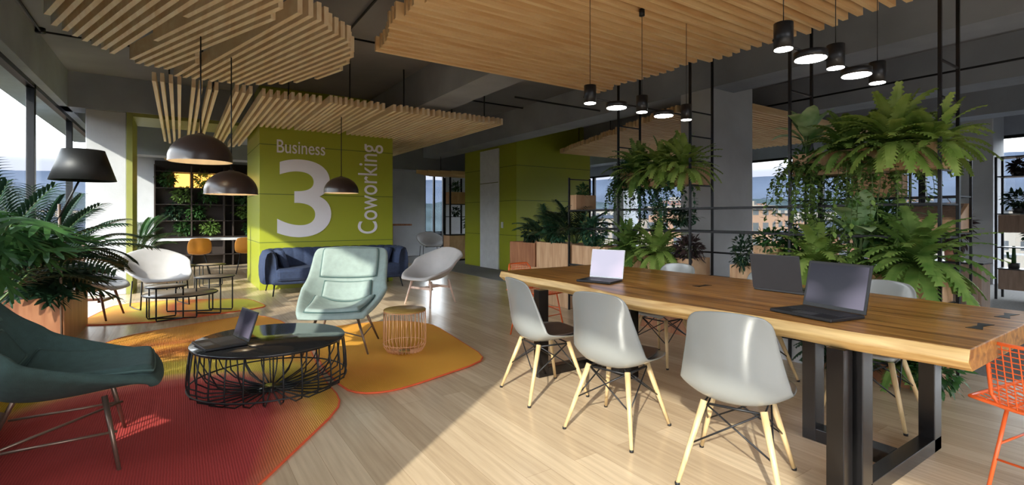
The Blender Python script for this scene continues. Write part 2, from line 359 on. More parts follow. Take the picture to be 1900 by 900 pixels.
# right wall
ys = [-4.5, -2.1, -.1, 1.9, 3.9, 5.9, 7.9, 9.9, 11.9, 13.9, 15.0]
struct(MB().box(X1, X1 + .2, Y0, Y1, 2.78, ZC).box(X1, X1 + .2, Y0, Y1, 0, .2), 'wall_right', 'concrete_dark')
def window(n, axis, c, a, b, z0, z1, fw=.09, mid=False):
    f = MB()
    def bar(p, q, r, s_):
        if axis == 'x': f.box(c - .04, c + .04, p, q, r, s_)
        else: f.box(p, q, c - .04, c + .04, r, s_)
    bar(a, a + fw / 2, z0, z1); bar(b - fw / 2, b, z0, z1); bar(a, b, z0, z0 + .06); bar(a, b, z1 - .06, z1)
    if mid: bar((a + b) / 2 - .03, (a + b) / 2 + .03, z0, z1)
    fr = f.build('window_%d' % n, 'black', bevel=.004); fr['kind'] = 'structure'
    p = MB()
    if axis == 'x': p.box(c - .006, c + .006, a + fw / 2, b - fw / 2, z0 + .06, z1 - .06)
    else: p.box(a + fw / 2, b - fw / 2, c - .006, c + .006, z0 + .06, z1 - .06)
    p.build('pane', 'glass', fr)
    return fr
n = 1
my = [-4.5, -1.9, .7, 3.3, 5.9, 8.5, 11.1, 13.7, 15.0]
for a, b in zip(my[:-1], my[1:]): window(n, 'x', X0 - .04, a, b, .12, ZB); n += 1
for a, b in zip(ys[:-1], ys[1:]): window(n, 'x', X1 + .05, a, b, .2, 2.78, .12); n += 1
window(n, 'y', Y1 + .1, 6.65, 7.35, .25, 2.7, mid=True)
# columns
def column(name, x0, x1, y0, y1, m='concrete', z1=ZC):
    return struct(MB().box(x0, x1, y0, y1, 0, z1), name, m, bevel=.012)
column('wall_column_near', -1.2, -.7, 1.06, 2.72)  # out of frame, inferred from its floor shadow; lengthened to shade the rug
column('wall_column_left', -1.2, -.7, 10.0, 11.0, z1=ZB)
column('wall_column_middle', 5.715, 6.66, 3.9, 4.38)
column('wall_column_right', 12.3, 13.0, 2.64, 3.10)
column('wall_column_far', 12.3, 13.0, 11.7, 12.16)
struct(MB().box(-.70, -.62, 9.98, 11.0, 0, ZB).box(-.62, 1.116, 9.98, 11.0, 2.84, ZB), 'trim_portal', 'olive', bevel=.004)

# green cladded cores with panel joints
def core(name, x0, x1, y0, y1, z1, zs, fx, fy):
    w_ = MB().box(x0, x1, y0, y1, 0, z1)
    o = struct(w_, name, 'green', bevel=.004)
    g = MB()
    for z in zs:
        g.box(x0 - .0015, x1 + .0015, y0 - .0015, y0 + .01, z - .006, z + .006)
        g.box(x0 - .0015, x0 + .01, y0, y1, z - .006, z + .006)
    for x in fx: g.box(x - .004, x + .004, y0 - .0015, y0 + .01, 0, z1)
    for y in fy: g.box(x0 - .0015, x0 + .01, y - .004, y + .004, 0, z1)
    g.build('panel_joints', 'groove', o)
    return o
core('wall_sign', 1.116, 3.43, 9.27, 11.07, ZC, [.80, 1.62, 2.46], [], [])
core('wall_core', 6.27, 8.49, 9.19, 11.6, ZC, [.82, 1.61, 2.40], [], [10.0])
# white door in the far core (left face)
d = struct(MB().box(6.235, 6.27, 9.90, 10.75, 0, 2.86), 'door_1', 'whitep', bevel=.004)
MB().box(6.230, 6.236, 9.90, 10.75, 2.05, 2.065).build('transom_joint', 'groove', d)
MB().box(6.20, 6.236, 10.5, 10.53, 2.22, 2.25).build('door_closer', 'whitep', d)
s_ = MB().box(6.25, 6.27, 9.72, 9.80, .98, 1.12).build('light_switch', 'whitep', bevel=.004); recentre(s_)
tag(s_, 'small white switch plate on the far green wall beside the white door', 'light switch')

# lettering on the green wall
def lettering(name, body, x0, x1, z0, z1, label, vertical=False, bold=0):
    cu = bpy.data.curves.new(name, 'FONT'); cu.body = body; cu.size = 1; cu.offset = bold; cu.extrude = .01
    tmp = bpy.data.objects.new('tmp', cu); COL.objects.link(tmp)
    bpy.context.view_layer.update()
    me = bpy.data.meshes.new_from_object(tmp.evaluated_get(bpy.context.evaluated_depsgraph_get()))
    bpy.data.objects.remove(tmp)
    xs = [v.co.x for v in me.vertices]; ysx = [v.co.y for v in me.vertices]; a0, a1, b0, b1 = min(xs), max(xs), min(ysx), max(ysx)
    for v in me.vertices:
        u = (v.co.x - a0) / (a1 - a0); t = (v.co.y - b0) / (b1 - b0); dd = v.co.z
        if vertical: v.co = ((1 - t) * (x1 - x0), -.008 - dd * .4, u * (z1 - z0))
        else: v.co = (u * (x1 - x0), -.008 - dd * .4, t * (z1 - z0))
    me.materials.clear(); me.materials.append(M['numeral'])
    o = bpy.data.objects.new(name, me); COL.objects.link(o); o.location = (x0, 9.268, z0)
    tag(o, label, 'wall sign')
lettering('wall_numeral', '3', 1.385, 2.275, .88, 2.235, 'large white numeral 3 on the green wall above the sofa', bold=.009)
lettering('wall_lettering', 'Business', 1.38, 2.17, 2.33, 2.555, 'white word Business on the green wall above the numeral', bold=.004)
lettering('wall_lettering', 'Coworking', 2.755, 3.235, .92, 2.60, 'white word Coworking running upwards on the green wall', vertical=True, bold=.004)

# ------------------------------------------------------------------ hanging wooden baffles
ZS, HS = 2.74, .10
def clip(poly, p, d):          # parameter intervals of the line p+t*d inside polygon
    ts = []
    for i in range(len(poly)):
        a = Vector(poly[i]); b = Vector(poly[(i + 1) % len(poly)]); e_ = b - a
        den = d.x * e_.y - d.y * e_.x
        if abs(den) < 1e-9: continue
        w_ = a - p; t = (w_.x * e_.y - w_.y * e_.x) / den; u = (w_.x * d.y - w_.y * d.x) / den
        if 0 <= u < 1: ts.append(t)
    ts.sort(); return [(ts[i], ts[i + 1]) for i in range(0, len(ts) - 1, 2)]
def baffle(label, poly, ang, pitch, thick, z, m, loc, jag=.03, step=1, cut=None, h=HS, group='slatted wooden ceiling baffles', rods=()):
    t = thing('ceiling_baffle', label, 'ceiling baffle', (loc[0], loc[1], z), group=group)
    dvec = Vector((math.cos(R(ang)), math.sin(R(ang)))); nv = Vector((-dvec.y, dvec.x))
    ks = [Vector(q).dot(nv) for q in poly]; k_ = min(ks) + pitch * .5; mb = MB(); j = 0; hold = (0, 0)
    while k_ < max(ks):
        for (a, b) in clip(poly, nv * k_, dvec):
            if j % step == 0: hold = (random.uniform(-jag, jag), random.uniform(-jag, jag))
            a += hold[0]; b += hold[1]
            segs = [(a, b)]
            if cut:
                p = nv * k_
                if cut[0] < p.x + dvec.x * (a + b) / 2 < cut[1]: segs = [(a, min(b, cut[2]))] if dvec.y > 0 else segs
            for (a_, b_) in segs:
                if b_ - a_ > .12: mb.obox(nv * k_ + dvec * a_, nv * k_ + dvec * b_, thick, z, z + h)
        k_ += pitch; j += 1
    mb.build('slats', m, t, world=True, bevel=0)
    for (x, y) in rods: MB().tube([(x, y, z + .04), (x, y, ZC)], .008, 6).build('suspension_rod', 'black', t, world=True)
    # carrier bars over the slats
    return t
A_ = [(-.77, 4.55), (-.84, 5.07), (-.83, 5.39), (-.76, 5.53), (-.66, 5.73), (-.51, 6.02), (-.12, 4.91), (.19, 3.99), (.30, 3.3), (-.2, 3.3)]
B_ = [(-.41, 6.15), (-.28, 6.23), (-.08, 6.26), (.27, 5.2), (.62, 4.15), (.62, 3.79), (.62, 3.3), (.5, 3.0), (.30, 3.6)]
C_ = [(-.04, 6.46), (.34, 6.47), (.6, 6.45), (.93, 6.2), (1.14, 5.95), (1.34, 5.54), (1.40, 5.1), (1.34, 4.65), (1.22, 4.36), (1.03, 4.16), (.95, 4.05), (.69, 3.9), (.66, 3.99)]
baffle('pale slatted baffle with rounded outline at the top left corner', A_, 109, .082, .038, ZS + .02, 'slaty', (-.4, 5), .02, h=.14, rods=[(-.6, 5.2), (-.1, 4.6)])
baffle('pale slatted baffle between the corner one and the rounded one over the domes', B_, 111.5, .080, .038, ZS + .01, 'slaty', (.1, 5), .02, h=.14, rods=[(0, 5.6), (.4, 4.4)])
baffle('pale slatted baffle with a rounded end near the green sign wall', C_, 105.5, .080, .038, ZS, 'slaty', (.7, 5.2), .02, h=.14, rods=[(.2, 6.1), (1.0, 5.2)])
R_ = [(1.54, 4.52), (1.56, 4.3), (1.46, 3.9), (1.40, 3.3), (1.38, 2.2), (1.45, 1.2), (4.26, 1.2), (4.27, 2.4), (4.22, 3.4), (4.25, 4.0), (4.22, 4.52)]
baffle('largest golden slatted baffle hanging over the long table', R_, 0, .100, .038, ZS, 'slatx', (2.9, 3), .07, step=3, h=.13, rods=[(2, 4.2), (3.9, 4.2), (2, 2.5), (3.9, 2.5)])
# scattered slats in front of and beside the sign wall
t = thing('ceiling_baffle', 'staggered run of separate slats fanning above the green sign wall', 'ceiling baffle', (2, 8, ZS), group='slatted wooden ceiling baffles')
xs_ = [[-.235, -.16, -.08, -.0], [.14, .21], [.30, .37], [.58, .655, .73], [.88 + .0845 * i for i in range(9)], [1.67 + .065 * i for i in range(4)], [1.95 + .09 * i for i in range(6)], [2.56 + .0865 * i for i in range(22)]]
for gx in xs_:
    mb = MB(); dy = random.uniform(-.05, .05)
    for x in gx:
        y1 = 12.2 + random.uniform(-.2, .2)
        if x > 1.07 and x < 3.45: y1 = 9.262
        if x >= 3.45: y1 = 12.0
        mb.box(x - .019, x + .019, 6.85 + dy + random.uniform(-.02, .02), y1, ZS, ZS + HS)
    mb.build('slat_group', 'slaty', t, world=True)
for x, y in [(-.1, 7.2), (.35, 7.2), (1.2, 7.1), (2.0, 7.1), (2.8, 7.1), (3.6, 7.1), (4.2, 7.1), (4.2, 10)]: MB().tube([(x, y, ZS + .04), (x, y, ZC)], .009, 6).build('suspension_rod', 'black', t, world=True)
E_ = [(5.88, 4.54), (6.72, 4.54), (6.72, 3.92), (10.6, 3.92), (10.6, 9.1), (7.46, 9.1)]
baffle('slatted baffle behind the grey column in front of the far windows', E_, 0, .095, .036, ZS, 'slatx', (8, 7), .04, step=2, rods=[(6.4, 5.2), (7, 7), (8, 5), (7.6, 8.6)])
G_ = [(5.2, 12.25), (6.2, 11.9), (8, 11.9), (8, 12.95), (5.9, 12.95)]
baffle('small far baffle beside the back window past the green sign wall', G_, 0, .10, .036, 2.38, 'slatx', (6.6, 12.4), .03, rods=[(6, 12.5), (7, 12.5)])
BL = [(-.3, 13.7), (1.1, 13.7), (1.1, 14.9), (-.3, 14.9)]
baffle('small baffle at the back wall over the white counter', BL, 0, .12, .04, 2.62, 'slatx', (.4, 14.3), .03, rods=[(0, 14), (1, 14)])

# ceiling conduits
def conduit(pts, label, r=.014):
    mb = MB(); mb.tube(pts, r, 6)
    for p in pts[1:-1] if len(pts) > 2 else []: mb.lathe([(.045, -.02), (.05, .0), (.045, .04)], 10, p)
    o = mb.build('ceiling_conduit', 'black'); recentre(o); tag(o, label, 'conduit', 'black conduits under the ceiling')
zc = 3.40
conduit([(-1.3, 4.0, zc), (-1.35, 7.9, zc), (-.3, 7.95, zc)], 'black conduit along the ceiling edge above the left windows')
conduit([(1.62, 2.0, zc), (1.64, 6.1, zc), (2.95, 6.1, zc)], 'black conduit on the ceiling between the two large baffles')
conduit([(4.0, 4.0, zc), (4.0, 8.1, zc)], 'black conduit running deep on the ceiling past the green sign wall')
conduit([(3.5, 8.1, zc), (5.68, 8.1, zc)], 'black conduit crossing the ceiling before the far green wall')
conduit([(7.9, -.5, 3.02), (7.9, 4.6, 3.02)], 'long black rod hanging below the dark beam at top right')
conduit([(4.0, 5.9, 2.95), (5.66, 5.9, 2.95)], 'black rod crossing behind the spot lamps by the column')

# ------------------------------------------------------------------ rugs
def rug(label, pts, m, z=.012, rnd=2):
    p = [Vector(q) for q in pts]
    for _ in range(rnd):
        q = []
        for i in range(len(p)):
            a, b = p[i], p[(i + 1) % len(p)]; l = (b - a).length; c_ = min(.25, .12 / l)
            q += [a + (b - a) * c_, a + (b - a) * (1 - c_)]
        p = q
    t = thing('rug', label, 'rug', (sum(q.x for q in p) / len(p), sum(q.y for q in p) / len(p), 0), group='colourful rugs')
    o = MB().prism(p, .001, z).build('pile', m); 
    # keep world-space pattern: parent with inverse offset
    o.parent = t; o.location = (-t.location.x, -t.location.y, 0)
    MB().tube([(q.x, q.y, z * .6) for q in p], .007, 6, closed=True).build('binding', 'rug_edge', t, world=True)
rug('big rug in red, yellow and orange swirls under the black coffee table', [(-.61, 6.15), (-.45, 6.45), (.3, 6.8), (.78, 6.98), (1.0, 6.4), (1.04, 5.2), (.90, 3.9), (.90, 3.31), (.32, 2.54), (-.3, 1.75), (-1.35, 2.2), (-1.38, 4.2)], 'rug_big', .010)
rug('plain orange rug with red edge under the copper side table', [(.96, 4.2), (.97, 3.46), (1.24, 3.33), (2.20, 3.64), (2.40, 5.2), (2.1, 5.66), (1.2, 5.7), (1.08, 5.1)], 'rug_orange', .014)
rug('yellow and orange rug under the round nesting tables at the back', [(-1.0, 7.35), (-.2, 7.1), (1.02, 7.47), (.86, 8.4), (-.2, 8.9), (-.75, 8.8)], 'rug_back', .010)

# ------------------------------------------------------------------ long table
TX0, TX1, TY0, TY1, TZ = 2.31, 3.50, .563, 3.70, .75
table = thing('conference_table', 'long live-edge wooden slab table on dark steel legs', 'table', (2.9, 2.1, 0))
def edge_x(side, y):
    if side == 0: return 2.30 + .05 * math.sin(y * 2.1 + .6) + .02 * math.sin(y * 5.3) + .015 * mnoise.noise(Vector((y * 3, 0, 0)))
    return 3.52 + .10 * math.sin((y - .5) / 3.2 * PI) + .02 * math.sin(y * 4 + 1) - (.10 if y > 3.3 else 0) * (y - 3.3) / .4
bm_v = []; bm_f = []; mi = []
NY, NXs = 60, 12
mb = MB()
rows = []
for j in range(NY + 1):
    y = TY0 + (TY1 - TY0) * j / NY; a, b = edge_x(0, y), edge_x(1, y)
    bulge = .012 * mnoise.noise(Vector((y * 4, 5, 0)))
    y_ = y + (0 if j else 0)
    prof = [(a, TZ)] + [(a + (b - a) * i / NXs, TZ) for i in range(1, NXs)] + [(b, TZ)] + [(b + .02 + bulge, TZ - .04), (b - .01, TZ - .085)] + [(b - .2, TZ - .085), (a + .2, TZ - .085), (a + .03, TZ - .085), (a - .015 + bulge, TZ - .045)]
    rows.append([(p[0], y_, p[1]) for p in prof])
K = len(rows[0])
mb.v = [p for r_ in rows for p in r_]
for j in range(NY):
    for i in range(K):
        i2 = (i + 1) % K
        mb.f.append((j * K + i, j * K + i2, (j + 1) * K + i2, (j + 1) * K + i)); mb.mi.append(0 if i < NXs else 1); mb.sm.append(i >= NXs)
mb.f.append(tuple(range(K))[::-1]); mb.mi.append(0); mb.sm.append(False)
mb.f.append(tuple(NY * K + i for i in range(K))); mb.mi.append(0); mb.sm.append(False)
top = mb.build('tabletop', ['tabletop', 'sapwood'], table, world=True, bevel=.004)
for (x, y, s, rz) in [(2.88, .66, .085, 5), (3.30, .66, .085, 5), (3.00, 2.12, .07, 0)]:
    b = MB(); q = [(-s, -.028), (0, -.010), (s, -.028), (s, .028), (0, .010), (-s, .028)]
    cs, sn = math.cos(R(90)), math.sin(R(90))
    q = [(x + px_ , y + py_) for px_, py_ in q]
    b.prism(q, TZ - .01, TZ + .0015).build('bow_tie_inlay', 'black', top, world=False)
    top.children[-1].location = (-2.9, -2.1, 0)
def plate(x0, x1, y0, y1, z0, z1): return MB().box(x0, x1, y0, y1, z0, z1)
def leg(mb): 
    o = mb.build('leg', 'steel', table, world=True, bevel=.003); return o
w_ = .10; th = .07
leg(plate(2.40, 2.50, .92, .99, 0, .666)); leg(plate(3.25, 3.35, .92, .99, 0, .666))
leg(plate(2.27 + .03, 2.40 - .02, .95, 1.02, 0, .666))
leg(plate(2.40, 3.35, .92, .99, 0, .07)); 
leg(plate(2.88, 2.98, 1.33, 1.40, 0, .666)); leg(plate(2.88, 2.98, .99, 1.33, 0, .07))
leg(plate(2.27, 2.36, 3.02, 3.09, 0, .666)); leg(plate(3.22, 3.32, 3.02, 3.09, 0, .666)); leg(plate(2.36, 3.22, 3.02, 3.09, 0, .07))
leg(plate(2.83, 2.92, 2.62, 2.69, 0, .666)); leg(plate(2.83, 2.92, 2.69, 3.02, 0, .07))

# ------------------------------------------------------------------ grey shell chairs at the table
def shell_surface(prof, half, wing, up, nu=12):
    """prof: list of (x,z); half: half widths; wing: forward curl of the sides; up: raise of the sides"""
    rows = []
    for i, (x, z) in enumerate(prof):
        row = []
        for j in range(nu + 1):
            u = -1 + 2 * j / nu
            hw = half[i]; a = abs(u) ** 2.2
            row.append(Vector((x + wing[i] * a, u * hw * (1 - .04 * a), z + up[i] * a)))
        rows.append(row)
    return rows
def surf(rows, closed=False):
    mb = MB(); k = len(rows[0]); mb.v = [tuple(p) for r_ in rows for p in r_]
    for i in range(len(rows) - 1):
        for j in range(k - 1): mb.f.append((i * k + j, i * k + j + 1, (i + 1) * k + j + 1, (i + 1) * k + j)); mb.mi.append(0); mb.sm.append(True)
    return mb
def catmull(vals, n):
    out = []; m_ = len(vals)
    for i in range(m_ - 1):
        p0 = vals[max(i - 1, 0)]; p1 = vals[i]; p2 = vals[i + 1]; p3 = vals[min(i + 2, m_ - 1)]
        for k_ in range(n):
            t = k_ / n
            out.append(tuple(.5 * (2 * b + (c_ - a) * t + (2 * a - 5 * b + 4 * c_ - d_) * t * t + (3 * b - a - 3 * c_ + d_) * t ** 3) for a, b, c_, d_ in zip(p0, p1, p2, p3)))
    out.append(vals[-1]); return out
def make_dsw(label):
    t = thing('dining_chair', label, 'chair', group='grey shell chairs around the long table')
    # x, z, half width, wing, up
    key = [(.235, .405, .165, -.03, -.01), (.215, .425, .205, -.02, .005), (.10, .400, .245, 0, .035), (-.03, .378, .252, .01, .065), (-.15, .385, .250, .04, .075),
           (-.215, .455, .240, .085, .045), (-.240, .57, .222, .085, .005), (-.255, .68, .200, .065, -.005), (-.265, .775, .182, .04, -.010), (-.270, .815, .145, .02, -.016)]
    k2 = catmull(key, 3)
    rows = shell_surface([(a, b) for a, b, *_ in k2], [q[2] for q in k2], [q[3] for q in k2], [q[4] for q in k2])
    o = surf(rows).build('seat_shell', 'grey_shell', t, solid=.010, subsurf=1)
    pad = [[p + Vector((0, -p.y * .10, .012)) for p in r_[1:-1]] for r_ in rows[3:14]]
    surf(pad).build('seat_pad', 'brown_pad', t, solid=.014, subsurf=1)
    for sx, sy in ((1, 1), (1, -1), (-1, 1), (-1, -1)):
        a = Vector((sx * .115 - .01, sy * .125, .368)); b = Vector((sx * .225 - .02, sy * .215, .004))
        lg = MB().tube([a, a.lerp(b, .5), b], .0165, 10, r2=.0095).build('leg', 'beech', t)
        MB().lathe([(.0115, 0), (.0115, .012)], 10, (b.x, b.y, 0)).build('foot_glide', 'black', lg)
    br = MB()
    def P(sx, sy, f): 
        a = Vector((sx * .115 - .01, sy * .125, .368)); b = Vector((sx * .225 - .02, sy * .215, .004)); return a.lerp(b, f)
    for sy in (1, -1):
        br.tube([P(1, sy, 0.02), P(-1, sy, .52)], .0042, 6); br.tube([P(-1, sy, .02), P(1, sy, .52)], .0042, 6)
    for sx in (1, -1):
        br.tube([P(sx, 1, .02), P(sx, -1, .52)], .0042, 6); br.tube([P(sx, -1, .02), P(sx, 1, .52)], .0042, 6)
    br.tube([P(1, 1, .03), P(1, -1, .03), P(-1, -1, .03), P(-1, 1, .03)], .006, 6, closed=True)
    br.build('wire_brace', 'black', t)
    return t
ch = make_dsw('grey shell chair at the near side of the table, farthest from the black laptops')
ch.location = (2.14, 2.77, 0); ch.rotation_euler = (0, 0, R(-8))
gch = 'grey shell chairs around the long table'
dup(ch, (2.14, 2.07, 0), 14, 'grey shell chair in the middle of the near side of the table', gch)
dup(ch, (2.20, 1.36, 0), 22, 'largest grey shell chair in front, nearest to the camera', gch)
dup(ch, (3.45, 2.84, 0), 182, 'grey shell chair across the table behind the pale-screened laptop', gch)
dup(ch, (3.60, 2.12, 0), 176, 'grey shell chair across the table half hidden by the grey laptop lid', gch)
dup(ch, (3.56, 1.32, 0), 186, 'grey shell chair across the table beside the black laptop with violet screen', gch)

# ------------------------------------------------------------------ laptops (user side at -x local)
def laptop(label, loc, rz, w=.33, dpt=.235, lid=.215, tilt=108, body='laptop', screen='screen_dark', bezel=.012, rim='laptop'):
    t = thing('laptop', label, 'laptop', loc, rz, group='laptops')
    b = MB().box(-dpt, 0, -w / 2, w / 2, .002, .018).build('base', body, t, bevel=.004)
    MB().box(-dpt + .10, -.02, -w / 2 + .02, w / 2 - .02, .018, .0195).build('keyboard', 'keys', b)
    MB().box(-dpt + .015, -dpt + .08, -.05, .05, .018, .0190).build('touchpad', 'laptopgrey', b)
    a = R(tilt - 90)
    def q(s, n_): return (s * math.sin(a) + n_ * math.cos(a) + .002, s * math.cos(a) - n_ * math.sin(a) + .018)
    def slab(y0, y1, s0, s1, n0, n1):
        mb = MB(); vs = []
        for y in (y0, y1):
            for (s, n_) in ((s0, n0), (s1, n0), (s1, n1), (s0, n1)): x, z = q(s, n_); vs.append((x, y, z))
        mb.add(vs, [(0, 1, 2, 3), (7, 6, 5, 4), (0, 4, 5, 1), (1, 5, 6, 2), (2, 6, 7, 3), (3, 7, 4, 0)]); return mb
    ld = slab(-w / 2, w / 2, 0, lid, 0, .008).build('lid', rim, t, bevel=.002)
    slab(-w / 2 + bezel, w / 2 - bezel, bezel * 1.6, lid - bezel, -.0012, .001).build('screen', screen, ld)
    return t
l1 = laptop('small black laptop open on the round coffee table', (.345, 3.865, .374), 13, w=.30, dpt=.25, lid=.20)
laptop('laptop with a pale pink and white screen at the far end of the table', (2.66, 2.71, .75), 20, w=.27, dpt=.21, lid=.215, tilt=102, screen='screen_white', rim='whitep', bezel=.006)
laptop('graphite laptop seen from behind, its back towards the near chairs', (3.13, 1.67, .75), 180, w=.31, dpt=.22, lid=.225, tilt=101, body='laptopgrey', rim='laptopgrey')
laptop('black laptop with a violet screen on the near end of the table', (2.665, 1.155, .75), -11, w=.315, dpt=.235, lid=.235, tilt=103)

# ------------------------------------------------------------------ lounge armchairs
def make_lounge(label, fabric, seam, legm, group):
    t = thing('lounge_chair', label, 'armchair', group=group)
    key = [(.36, .36, .27, -.02, .00), (.34, .385, .30, -.03, .02), (.20, .365, .335, -.01, .08), (.04, .345, .365, .01, .15), (-.12, .345, .385, .05, .20),
           (-.24, .39, .39, .13, .18), (-.31, .50, .38, .17, .10), (-.36, .63, .37, .13, .03), (-.41, .77, .365, .08, .0), (-.45, .90, .355, .045, -.012), (-.465, .945, .325, .03, -.03)]
    k2 = catmull(key, 3)
    rows = shell_surface([(a, b) for a, b, *_ in k2], [q[2] for q in k2], [q[3] for q in k2], [q[4] for q in k2], 16)
    surf(rows).build('shell', fabric, t, solid=.045, subsurf=1)
    # cushions follow the shell
    def pad(name, r0, r1, u0, u1, off, th_):
        sub = []
        for i in range(r0, r1 + 1):
            row = []
            for j in range(u0, u1 + 1):
                p = rows[i][j]; a = rows[min(i + 1, len(rows) - 1)][j] - rows[max(i - 1, 0)][j]; b = rows[i][min(j + 1, 16)] - rows[i][max(j - 1, 0)]
                nrm = b.cross(a).normalized()
                if nrm.x < 0 and nrm.z < .3: nrm = -nrm
                if nrm.z < -.2: nrm = -nrm
                row.append(p + nrm * off)
            sub.append(row)
        o = surf(sub).build(name, fabric, t, solid=th_, subsurf=2)
        b = []
        n_, m_ = len(sub), len(sub[0])
        loop = sub[0] + [r_[-1] for r_ in sub[1:]] + sub[-1][::-1][1:] + [r_[0] for r_ in sub[::-1][1:-1]]
        MB().tube(loop, .006, 6, closed=True).build('piping', seam, o)
    pad('headrest_cushion', 21, 28, 2, 14, .030, .045)
    pad('lumbar_cushion', 15, 20, 3, 13, .040, .05)
    pad('seat_cushion', 3, 14, 2, 14, .035, .06)
    for sx, sy in ((1, 1), (1, -1), (-1, 1), (-1, -1)):
        a = Vector((sx * .17 - .02, sy * .17, .33)); b = Vector((sx * .27 - .06, sy * .27, .003))
        lg = MB().tube([a, b], .0125, 8, r2=.008).build('leg', legm, t)
    br = MB()
    for sy in (1, -1): br.tube([(.20, sy * .22, .17), (-.24, sy * .22, .17)], .006, 6)
    br.tube([(.20, .22, .17), (-.24, -.22, .17)], .006, 6); br.build('stretcher', legm, t)
    return t
lc = make_lounge('mint green lounge chair facing the coffee table', 'mint', 'mint_seam', 'bronze', 'winged lounge chairs')
lc.location = (1.24, 4.68, 0); lc.rotation_euler = (0, 0, R(-118))
for q in (lc,): q.scale = (1.05, 1.05, .98)
lt = make_lounge('dark teal lounge chair at the left edge facing right', 'teal', 'mint_seam', 'bronze', 'winged lounge chairs')
lt.scale = (1.05, 1.1, 1.05); lt.location = (-.47, 3.32, 0); lt.rotation_euler = (0, 0, R(2))

# white lounge shells
def make_white(label, legs, group='white shell easy chairs'):
    t = thing('easy_chair', label, 'armchair', group=group)
    key = [(.33, .36, .26, -.05, .00), (.30, .385, .31, -.06, .03), (.16, .365, .36, -.01, .10), (0, .345, .39, .02, .17), (-.13, .37, .41, .08, .19), (-.24, .46, .42, .14, .15),
           (-.32, .59, .41, .12, .06), (-.385, .71, .375, .07, -.03), (-.42, .785, .27, .03, -.07)]
    k2 = catmull(key, 3)
    rows = shell_surface([(a, b) for a, b, *_ in k2], [q[2] for q in k2], [q[3] for q in k2], [q[4] for q in k2], 14)
    surf(rows).build('shell', 'white_fabric', t, solid=.035, subsurf=1)
    if legs == 'wire':
        for s in (1, -1):
            MB().tube([(.20, s * .26, .38), (.22, s * .28, .02), (.0, s * .29, .012), (-.22, s * .28, .02), (-.20, s * .26, .36)], .009, 8).build('leg', 'black', t)
    else:
        for sx, sy in ((1, 1), (1, -1), (-1, 1), (-1, -1)):
            MB().tube([(sx * .17 - .02, sy * .19, .34), (sx * .25 - .02, sy * .25, .003)], .017, 8, r2=.011).build('leg', legs, t)
        MB().box(-.19, .17, -.03, .03, .22, .25).box(.13, .17, -.21, .21, .22, .25).box(-.22, -.18, -.21, .21, .22, .25).build('stretcher', legs, t, bevel=.004)
    return t
wc = make_white('round white shell chair on black wire legs behind the nesting tables', 'wire'); wc.location = (-.22, 8.35, 0); wc.rotation_euler = (0, 0, R(-72))
wd = make_white('white shell chair on walnut legs half hidden by the leaves on the left', 'walnut'); wd.location = (-.87, 7.78, 0); wd.rotation_euler = (0, 0, R(-15))
M['whitewood'] = wood('whitewashed_beech', (.62, .42, .33), (.78, .58, .48), (12, 12, 1.5), .45, bump=.04)
we = make_white('white shell chair with pale wooden legs standing right of the sofa', 'whitewood'); we.location = (2.95, 6.52, 0); we.rotation_euler = (0, 0, R(-160))

# ------------------------------------------------------------------ sofa (front towards -y)
sofa = thing('sofa', 'navy blue channel-tufted sofa in front of the green sign wall', 'sofa', (2.25, 8.80, 0))
W2, D2 = 1.18, .44
b = MB()
for i in range(2):
    x0 = -W2 + .17 + i * (W2 - .17); b.box(x0 + .004, x0 + W2 - .17 - .004, -D2 + .02, D2 - .2, .22, .42)
b.build('seat_cushion', 'navy', sofa, bevel=.05)
MB().box(-W2 + .12, W2 - .12, -D2 + .06, D2 - .06, .17, .25).build('seat_base', 'navy', sofa, bevel=.03)
# tufted back and arms: a row of soft vertical channels following a U plan
path = []
rc = .30
xa = W2 - .10; yb = D2 - .12; yf = -D2 + .09
pl = [(-xa, yf), (-xa, yb - rc)] + [(-xa + rc - rc * math.cos(a * PI / 12), yb - rc + rc * math.sin(a * PI / 12)) for a in range(1, 7)]
pl += [(xa - rc + rc * math.sin(a * PI / 12), yb - rc + rc * math.cos(a * PI / 12)) for a in range(0, 6)] + [(xa, yb - rc), (xa, yf)]
pv = [Vector((p[0], p[1], 0)) for p in pl]; tot = sum((pv[i + 1] - pv[i]).length for i in range(len(pv) - 1))
def at_len(s):
    for i in range(len(pv) - 1):
        l = (pv[i + 1] - pv[i]).length
        if s <= l or i == len(pv) - 2: return pv[i].lerp(pv[i + 1], min(1, s / l)), (pv[i + 1] - pv[i]).normalized()
        s -= l
NC = 20; SEG = 8; sect = [(-.11, .19), (-.135, .30), (-.13, .45), (-.115, .60), (-.07, .69), (.0, .715), (.07, .69), (.11, .60), (.125, .45), (.12, .30), (.10, .19)]
rows = []
for i in range(NC * SEG + 1):
    p, tn = at_len(tot * i / (NC * SEG)); nrm = Vector((tn.y, -tn.x, 0))
    ph = abs(math.sin(PI * i / SEG)) ** .6 ; s_ = .90 + .10 * ph
    endf = min(1, (i + .6) / 7, (NC * SEG - i + .6) / 7) ** .5
    rows.append([p + nrm * (-a) * s_ * (.6 + .4 * endf) + Vector((0, 0, .19 + (z - .19) * (.93 + .07 * endf) * (.985 + .015 * ph))) for a, z in sect])
mb = surf(rows); K = len(sect)
mb.f.append(tuple(range(K))); mb.mi.append(0); mb.sm.append(True); mb.f.append(tuple(NC * SEG * K + j for j in range(K))[::-1]); mb.mi.append(0); mb.sm.append(True)
mb.build('tufted_back', 'navy', sofa)
